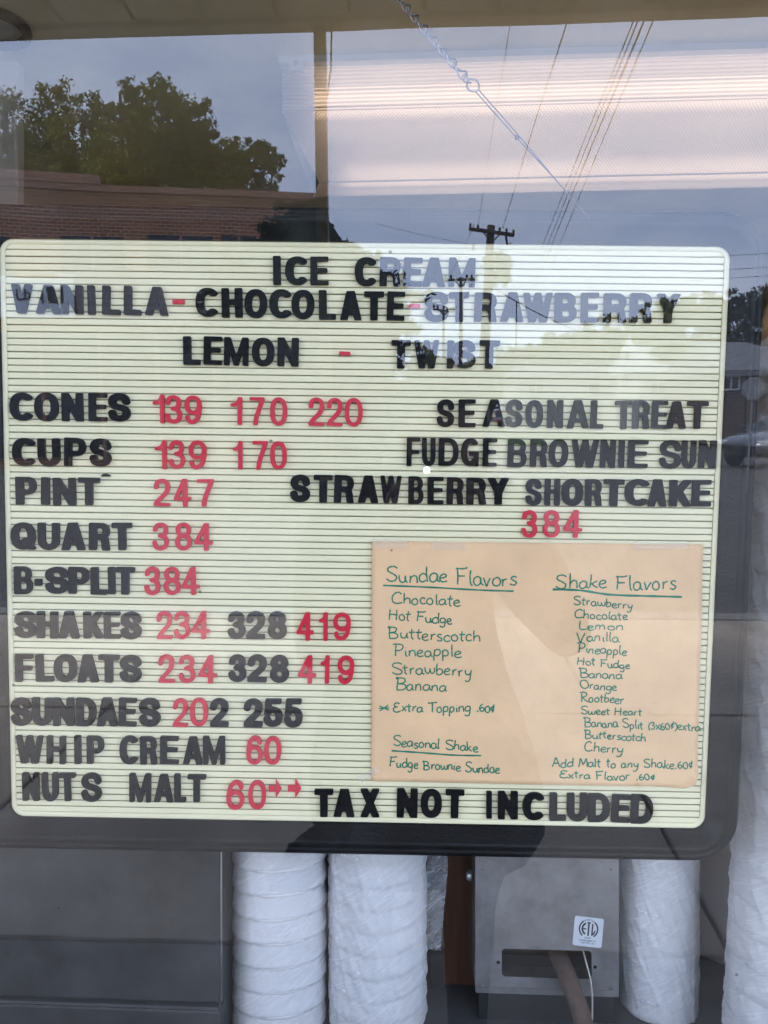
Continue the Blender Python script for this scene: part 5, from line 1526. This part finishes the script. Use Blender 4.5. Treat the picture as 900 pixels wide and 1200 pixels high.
# small white church with a spire
cp = RP(735, 468, 48); chu = empty('church', (cp.x, cp.y, 0)); tag(chu, 'small white church tower with a pointed spire between the houses', 'church')
z1_, z2_, z3_ = RP(735, 428, 48).z, RP(735, 412, 48).z, RP(735, 394, 48).z
MB().box(-.5, .5, -.5, .5, 0, z1_).build('tower', M['trim'], chu)
MB().box(-.38, .38, -.38, .38, z1_, z2_).build('belfry', M['trim'], chu)
MB().add([(-.42,-.42,z2_),(.42,-.42,z2_),(.42,.42,z2_),(-.42,.42,z2_),(0,0,z3_)], [(0,1,4),(1,2,4),(2,3,4),(3,0,4),(3,2,1,0)]).build('spire', M['trim'], chu)
for s in (-.17, .17):
    MB().box(s-.09, s+.09, .381, .40, z1_+.12, z2_-.1).build('opening', M['winglass'], chu)

# ---- octagonal road sign seen from behind
sp2 = RP(882, 455, 15.0); sg = empty('road_sign', (sp2.x, sp2.y, 0)); tag(sg, 'round grey road sign seen from behind on a thin steel post', 'road sign')
oc = [(.225*math.cos(R_(22.5+45*k)), .225*math.sin(R_(22.5+45*k))) for k in range(8)]
om = prism([oc], .006, 'sign_plate', M['signback']); share('sign_plate', om, sg, (0, .03, sp2.z), (R_(90), 0, 0))
MB().tube([(0,0,0), (0,0,sp2.z+.15)], .022, 8).build('post', M['signback'], sg)
# thin post that darkens the P of CUPS
tp = RZ(79, 560); tpo = MB().tube([(0,0,0), (0,0,1.1)], .045, 8).build('bollard', M['dark'], None, True); tpo.location = (tp.x, tp.y, 0)
tag(tpo, 'thin dark bollard at the kerb in front of the brick building', 'bollard')

# ---- cars
def car(label, paint, pos, rotz, far=False):
    root = empty('parked_car', (pos.x, pos.y, 0), rotz); tag(root, label, 'car', 'cars parked across the street')
    # x forward, side sections as half-widths at heights
    st = [(-2.22,.62,.50,.86),(-2.1,.78,.32,.98),(-1.5,.86,.24,1.02),(-.4,.88,.22,.98),(.7,.88,.22,.96),(1.3,.87,.24,.90),(1.9,.82,.30,.80),(2.15,.66,.40,.70),(2.22,.5,.46,.62)]
    vs, fs = [], []
    for (x, hwid, zb_, zt_) in st:
        zm = (zb_+zt_)/2
        for (y, z) in ((-hwid*.8,zb_),(-hwid,zb_+.12),(-hwid*1.02,zm),(-hwid*.95,zt_-.05),(-hwid*.78,zt_),(0,zt_+.03),(hwid*.78,zt_),(hwid*.95,zt_-.05),(hwid*1.02,zm),(hwid,zb_+.12),(hwid*.8,zb_)):
            vs.append((x, y, z))
    m = 11
    for i in range(len(st)-1):
        for k in range(m):
            fs.append((i*m+k, (i+1)*m+k, (i+1)*m+(k+1)%m, i*m+(k+1)%m))
    fs.append(tuple(range(m))); fs.append(tuple((len(st)-1)*m+k for k in range(m-1,-1,-1)))
    body = mesh_obj('body', vs, fs, paint, root, True)
    cab = [(-1.75,.70,.98),( -1.15,.60,1.40),(.15,.60,1.44),(1.05,.70,.95)]
    gv, gf = [], []
    for (x, hwid, z) in cab: gv += [(x,-hwid,z),(x,hwid,z)]
    gv += [(-1.75,-.78,.93),(-1.75,.78,.93),(1.15,-.78,.90),(1.15,.78,.90)]
    gf = [(0,2,3,1),(4,6,7,5),(8,10,6,4,2,0),(9,1,3,5,7,11),(8,0,1,9),(10,11,7,6),(2,4,5,3)]
    mesh_obj('cabin_glass', gv, gf, M['winglass'], root)
    rf = MB().box(-1.18, .2, -.61, .61, 1.40, 1.455); bevelled(rf.build('roof', paint, root, True), .03)
    pl = MB()
    for s in (-1, 1):
        for (a, b) in (((-1.75,.72,.96),(-1.15,.615,1.42)), ((-.45,.76,.95),(-.42,.62,1.43)), ((1.1,.74,.92),(.18,.615,1.44))):
            pl.tube([(a[0],s*a[1],a[2]), (b[0],s*b[1],b[2])], .035, 6)
    pl.build('pillars', paint, root)
    for (x, s) in ((1.42,-1),(1.42,1),(-1.38,-1),(-1.38,1)):
        wh = empty('wheel', (x, s*.80, .33)); wh.parent = root
        Rm = Matrix.Rotation(R_(90)*-s, 3, 'X')
        MB().lathe([(.2,-.1),(.31,-.1),(.33,-.07),(.33,.07),(.31,.10),(.2,.10)], (0,0,0), 22, Rm).build('tyre', M['tyre'], wh, True)
        MB().lathe([(.215,.02),(.215,.105),(.19,.105),(.18,.06),(.05,.05),(.05,.09)], (0,0,0), 22, Rm).build('rim', M['tyre'], wh, True)
        for k in range(6):
            a = k*math.pi/3
            MB().box(-.03,.03,.03,.20,.085,.108, Rm.to_4x4() @ Matrix.Rotation(a,4,'Z')).build('spoke', M['rim'], wh)
    for s in (-1, 1):
        bevelled(MB().box(1.93, 2.17, s*.62-.16, s*.62+.16, .60, .73).build('headlight', M['headlight'], root), .03)
        bevelled(MB().box(-2.2, -2.08, s*.62-.14, s*.62+.14, .70, .88).build('tail_light', M['redcar'], root), .02)
        bevelled(MB().box(.72, .90, s*.98-.09, s*.98+.09, .95, 1.08).build('mirror', paint, root), .03)
        MB().box(.0, .18, s*.905-.012, s*.905+.012, .80, .83).build('door_handle', M['rim'], root)
    MB().box(2.19, 2.24, -.35, .35, .42, .56).build('grille', M['dark'], root)
    return root
cpos = RZ(905, 549); car('silver grey saloon car parked in front of the brick bungalow', M['silver'], Vector((cpos.x+1.0, cpos.y-.9, 0)), R_(150))
cpos = RZ(792, 500); car('red car parked far off at the right of the street', M['redcar'], cpos, R_(185))
cpos = RZ(822, 506); car('dark blue car parked between the red car and the silver car', M['bluecar'], cpos, R_(172))
cpos = RZ(592, 502); car('small red car far down the middle of the street', M['redcar'], cpos, R_(100))

# ================================================================== THE PHOTOGRAPHER
def skinned(name, joints, edges, mt, parent, sub=2, root=0):
    me_ = bpy.data.meshes.new(name); me_.from_pydata([j[0] for j in joints], edges, [])
    o = bpy.data.objects.new(name, me_); COL.objects.link(o); o.parent = parent
    me_.materials.append(mt)
    sk = o.modifiers.new('skin', 'SKIN'); sk.use_smooth_shade = True
    lay = me_.skin_vertices[0] if me_.skin_vertices else None
    if lay is None:
        bm = bmesh.new(); bm.from_mesh(me_); bm.verts.layers.skin.verify(); bm.to_mesh(me_); bm.free(); lay = me_.skin_vertices[0]
    for i, j in enumerate(joints):
        lay.data[i].radius = j[1]; lay.data[i].use_root = (i == root)
    ss = o.modifiers.new('sub', 'SUBSURF'); ss.levels = sub; ss.render_levels = sub
    return o
pe = empty('person', (-0.02, -0.42, 0.12)); tag(pe, 'person in dark clothes holding up a phone to photograph the window', 'person')
J = [((.005,0,.86),(.305,.16)), ((0,.0,1.04),(.275,.15)), ((0,0,1.20),(.225,.12)), ((0,0,1.30),(.10,.085)), ((.02,.01,1.385),(.052,.055)),
     ((-.165,0,1.26),(.062,.07)), ((-.205,.02,1.10),(.052,.052)), ((-.20,.10,.97),(.044,.044)), ((-.13,.26,1.14),(.034,.034)), ((-.062,.36,1.25),(.026,.022)),
     ((.165,0,1.26),(.062,.07)), ((.26,.05,1.12),(.052,.052)), ((.30,.13,1.01),(.044,.044)), ((.18,.27,1.14),(.034,.034)), ((.098,.36,1.25),(.026,.022)),
     ((-.10,0,.62),(.145,.14)), ((-.11,.01,.46),(.062,.066)), ((-.11,-.02,.08),(.042,.046)), ((-.11,.13,.03),(.04,.028)),
     ((.10,0,.62),(.145,.14)), ((.11,.01,.46),(.062,.066)), ((.11,-.02,.08),(.042,.046)), ((.11,.13,.03),(.04,.028))]
J += [((.005,0,.64),(.32,.16)), ((.005,0,.44),(.31,.15))]
E_ = [(0,23),(23,24),(0,1),(1,2),(2,3),(3,4),(2,5),(5,6),(6,7),(7,8),(8,9),(2,10),(10,11),(11,12),(12,13),(13,14),(0,15),(15,16),(16,17),(17,18),(0,19),(19,20),(20,21),(21,22)]
skinned('body', J, E_, M['jacket'], pe)
# head
def head_mesh():
    bm = bmesh.new(); bmesh.ops.create_uvsphere(bm, u_segments=36, v_segments=24, radius=1)
    for v in bm.verts:
        x, y, z = v.co
        w_ = 1.0 - 0.22*max(0, -z)**1.4
        v.co = Vector((x*.078*w_, y*.098*(1-.08*max(0,-z)), z*.118))
        if y > .55:                       # face front: brow, nose, mouth, chin, sockets
            X_, Z_ = v.co.x, v.co.z
            v.co.y += .026*math.exp(-(X_/.012)**2 - ((Z_+.018)/.020)**2) + .008*math.exp(-(X_/.011)**2-((Z_-.008)/.016)**2)
            v.co.y -= .011*(math.exp(-((X_-.032)/.014)**2-((Z_-.010)/.011)**2)+math.exp(-((X_+.032)/.014)**2-((Z_-.010)/.011)**2))
            v.co.y += .006*math.exp(-(X_/.022)**2-((Z_+.052)/.007)**2) + .008*math.exp(-(X_/.02)**2-((Z_+.095)/.016)**2)
    me_ = bpy.data.meshes.new('head'); bm.to_mesh(me_); bm.free()
    me_.polygons.foreach_set('use_smooth', [True]*len(me_.polygons)); me_.materials.append(M['skin']); return me_
hc = Vector((.055, .03, 1.40))
hd = share('head', head_mesh(), pe, hc, (R_(-4), 0, R_(4)))
for s in (-1, 1):
    MB().lathe([(.002,-.011),(.008,-.008),(.011,0),(.008,.008),(.002,.011)], (s*.032, .081, .010), 12).build('eye', M['trim'], hd, True)
    MB().lathe([(.001,-.002),(.005,0),(.001,.002)], (s*.032, .0905, .010), 10, Matrix.Rotation(R_(90),3,'X')).build('iris', M['dark'], hd, True)
    MB().lathe([(.004,-.028),(.011,-.018),(.014,0),(.013,.014),(.005,.024)], (s*.078, -.004, .0), 10).build('ear', M['skin'], hd, True)
bm = bmesh.new(); bmesh.ops.create_uvsphere(bm, u_segments=40, v_segments=26, radius=1)
for v in list(bm.verts):
    x, y, z = v.co
    if (y > .35 and z < .42) or z < -1.2: bm.verts.remove(v)
    else:
        q = Vector((x*6, y*6, z*6)); k_ = 1+.05*noise.noise(q)
        v.co = Vector((x*.094*k_, y*.112*k_ - .006, z*(.13 if z > 0 else .17)*k_ + .004))
me_ = bpy.data.meshes.new('hair'); bm.to_mesh(me_); bm.free(); me_.polygons.foreach_set('use_smooth', [True]*len(me_.polygons)); me_.materials.append(M['hair'])
share('hair', me_, hd)
lip = MB().tube([(-.022,.094,-.050),(-.01,.102,-.047),(0,.103,-.049),(.01,.102,-.047),(.022,.094,-.050)], .0035, 6).build('mouth', mat('lips', (.30,.11,.09), .5), hd, True)

# phone: its back towards the window, the lens at the viewpoint
ph = empty('phone', (0.012, -0.0075, 1.452)); tag(ph, 'black phone held upright in both hands in front of the face', 'phone')
bevelled(MB().box(-.036, .036, -.004, .004, -.076, .066).build('phone_case', M['phone'], ph), .0035, 3)
MB().lathe([(.006,0),(.006,.0012),(.004,.0014)], (-.012, .004, .048), 18, Matrix.Rotation(R_(-90),3,'X')).build('lens', M['winglass'], ph, True)
MB().lathe([(.0052,0),(.0052,.0010),(.004,.0012)], (-.012, .004, .033), 28, Matrix.Rotation(R_(-90),3,'X')).build('flash', M['flash'], ph, True)
# hands: palm, four fingers curling round the edge, a thumb on the far side
def hand(s, wx):
    """s = -1 left, +1 right of the phone, in the person's frame"""
    hx = 0.012 + s*0.036 - pe.location.x          # the phone's edge
    pz = 1.452-.12
    py_ = -0.0075 + .42
    wrist = Vector((wx, .37-.0, 1.262))
    palm = Vector((hx+s*.030, py_-.022, pz-.045))
    js = [(tuple(wrist), (.024,.020)), (tuple((wrist+palm)/2), (.028,.018)), (tuple(palm), (.030,.016))]
    es = [(0,1),(1,2)]
    for k, (dz, ln) in enumerate(((.030, .95), (.010, 1.05), (-.010, 1.0), (-.028, .8))):
        b = len(js)
        k0_ = Vector((hx+s*.024, py_-.006, pz-.025+dz))
        k1_ = Vector((hx+s*.012, py_+.010, pz-.020+dz*1.05))
        k2_ = Vector((hx-s*.010*ln, py_+.015, pz-.018+dz*1.08))
        k3_ = Vector((hx-s*.026*ln, py_+.014, pz-.020+dz*1.08))
        js += [(tuple(k0_), (.0095,.0095)), (tuple(k1_), (.0088,.0088)), (tuple(k2_), (.0080,.0080)), (tuple(k3_), (.0068,.0068))]
        es += [(2,b),(b,b+1),(b+1,b+2),(b+2,b+3)]
    b = len(js)
    js += [((hx+s*.022, py_-.028, pz-.028), (.011,.011)), ((hx+s*.006, py_-.024, pz+.000), (.0095,.0095)), ((hx-s*.014, py_-.018, pz+.016), (.0078,.0078))]
    es += [(1,b),(b,b+1),(b+1,b+2)]
    return skinned('hand', js, es, M['skin'], pe, 2, 0)
hand(-1, -.062); hand(1, .098)

print('objects', len(bpy.data.objects))
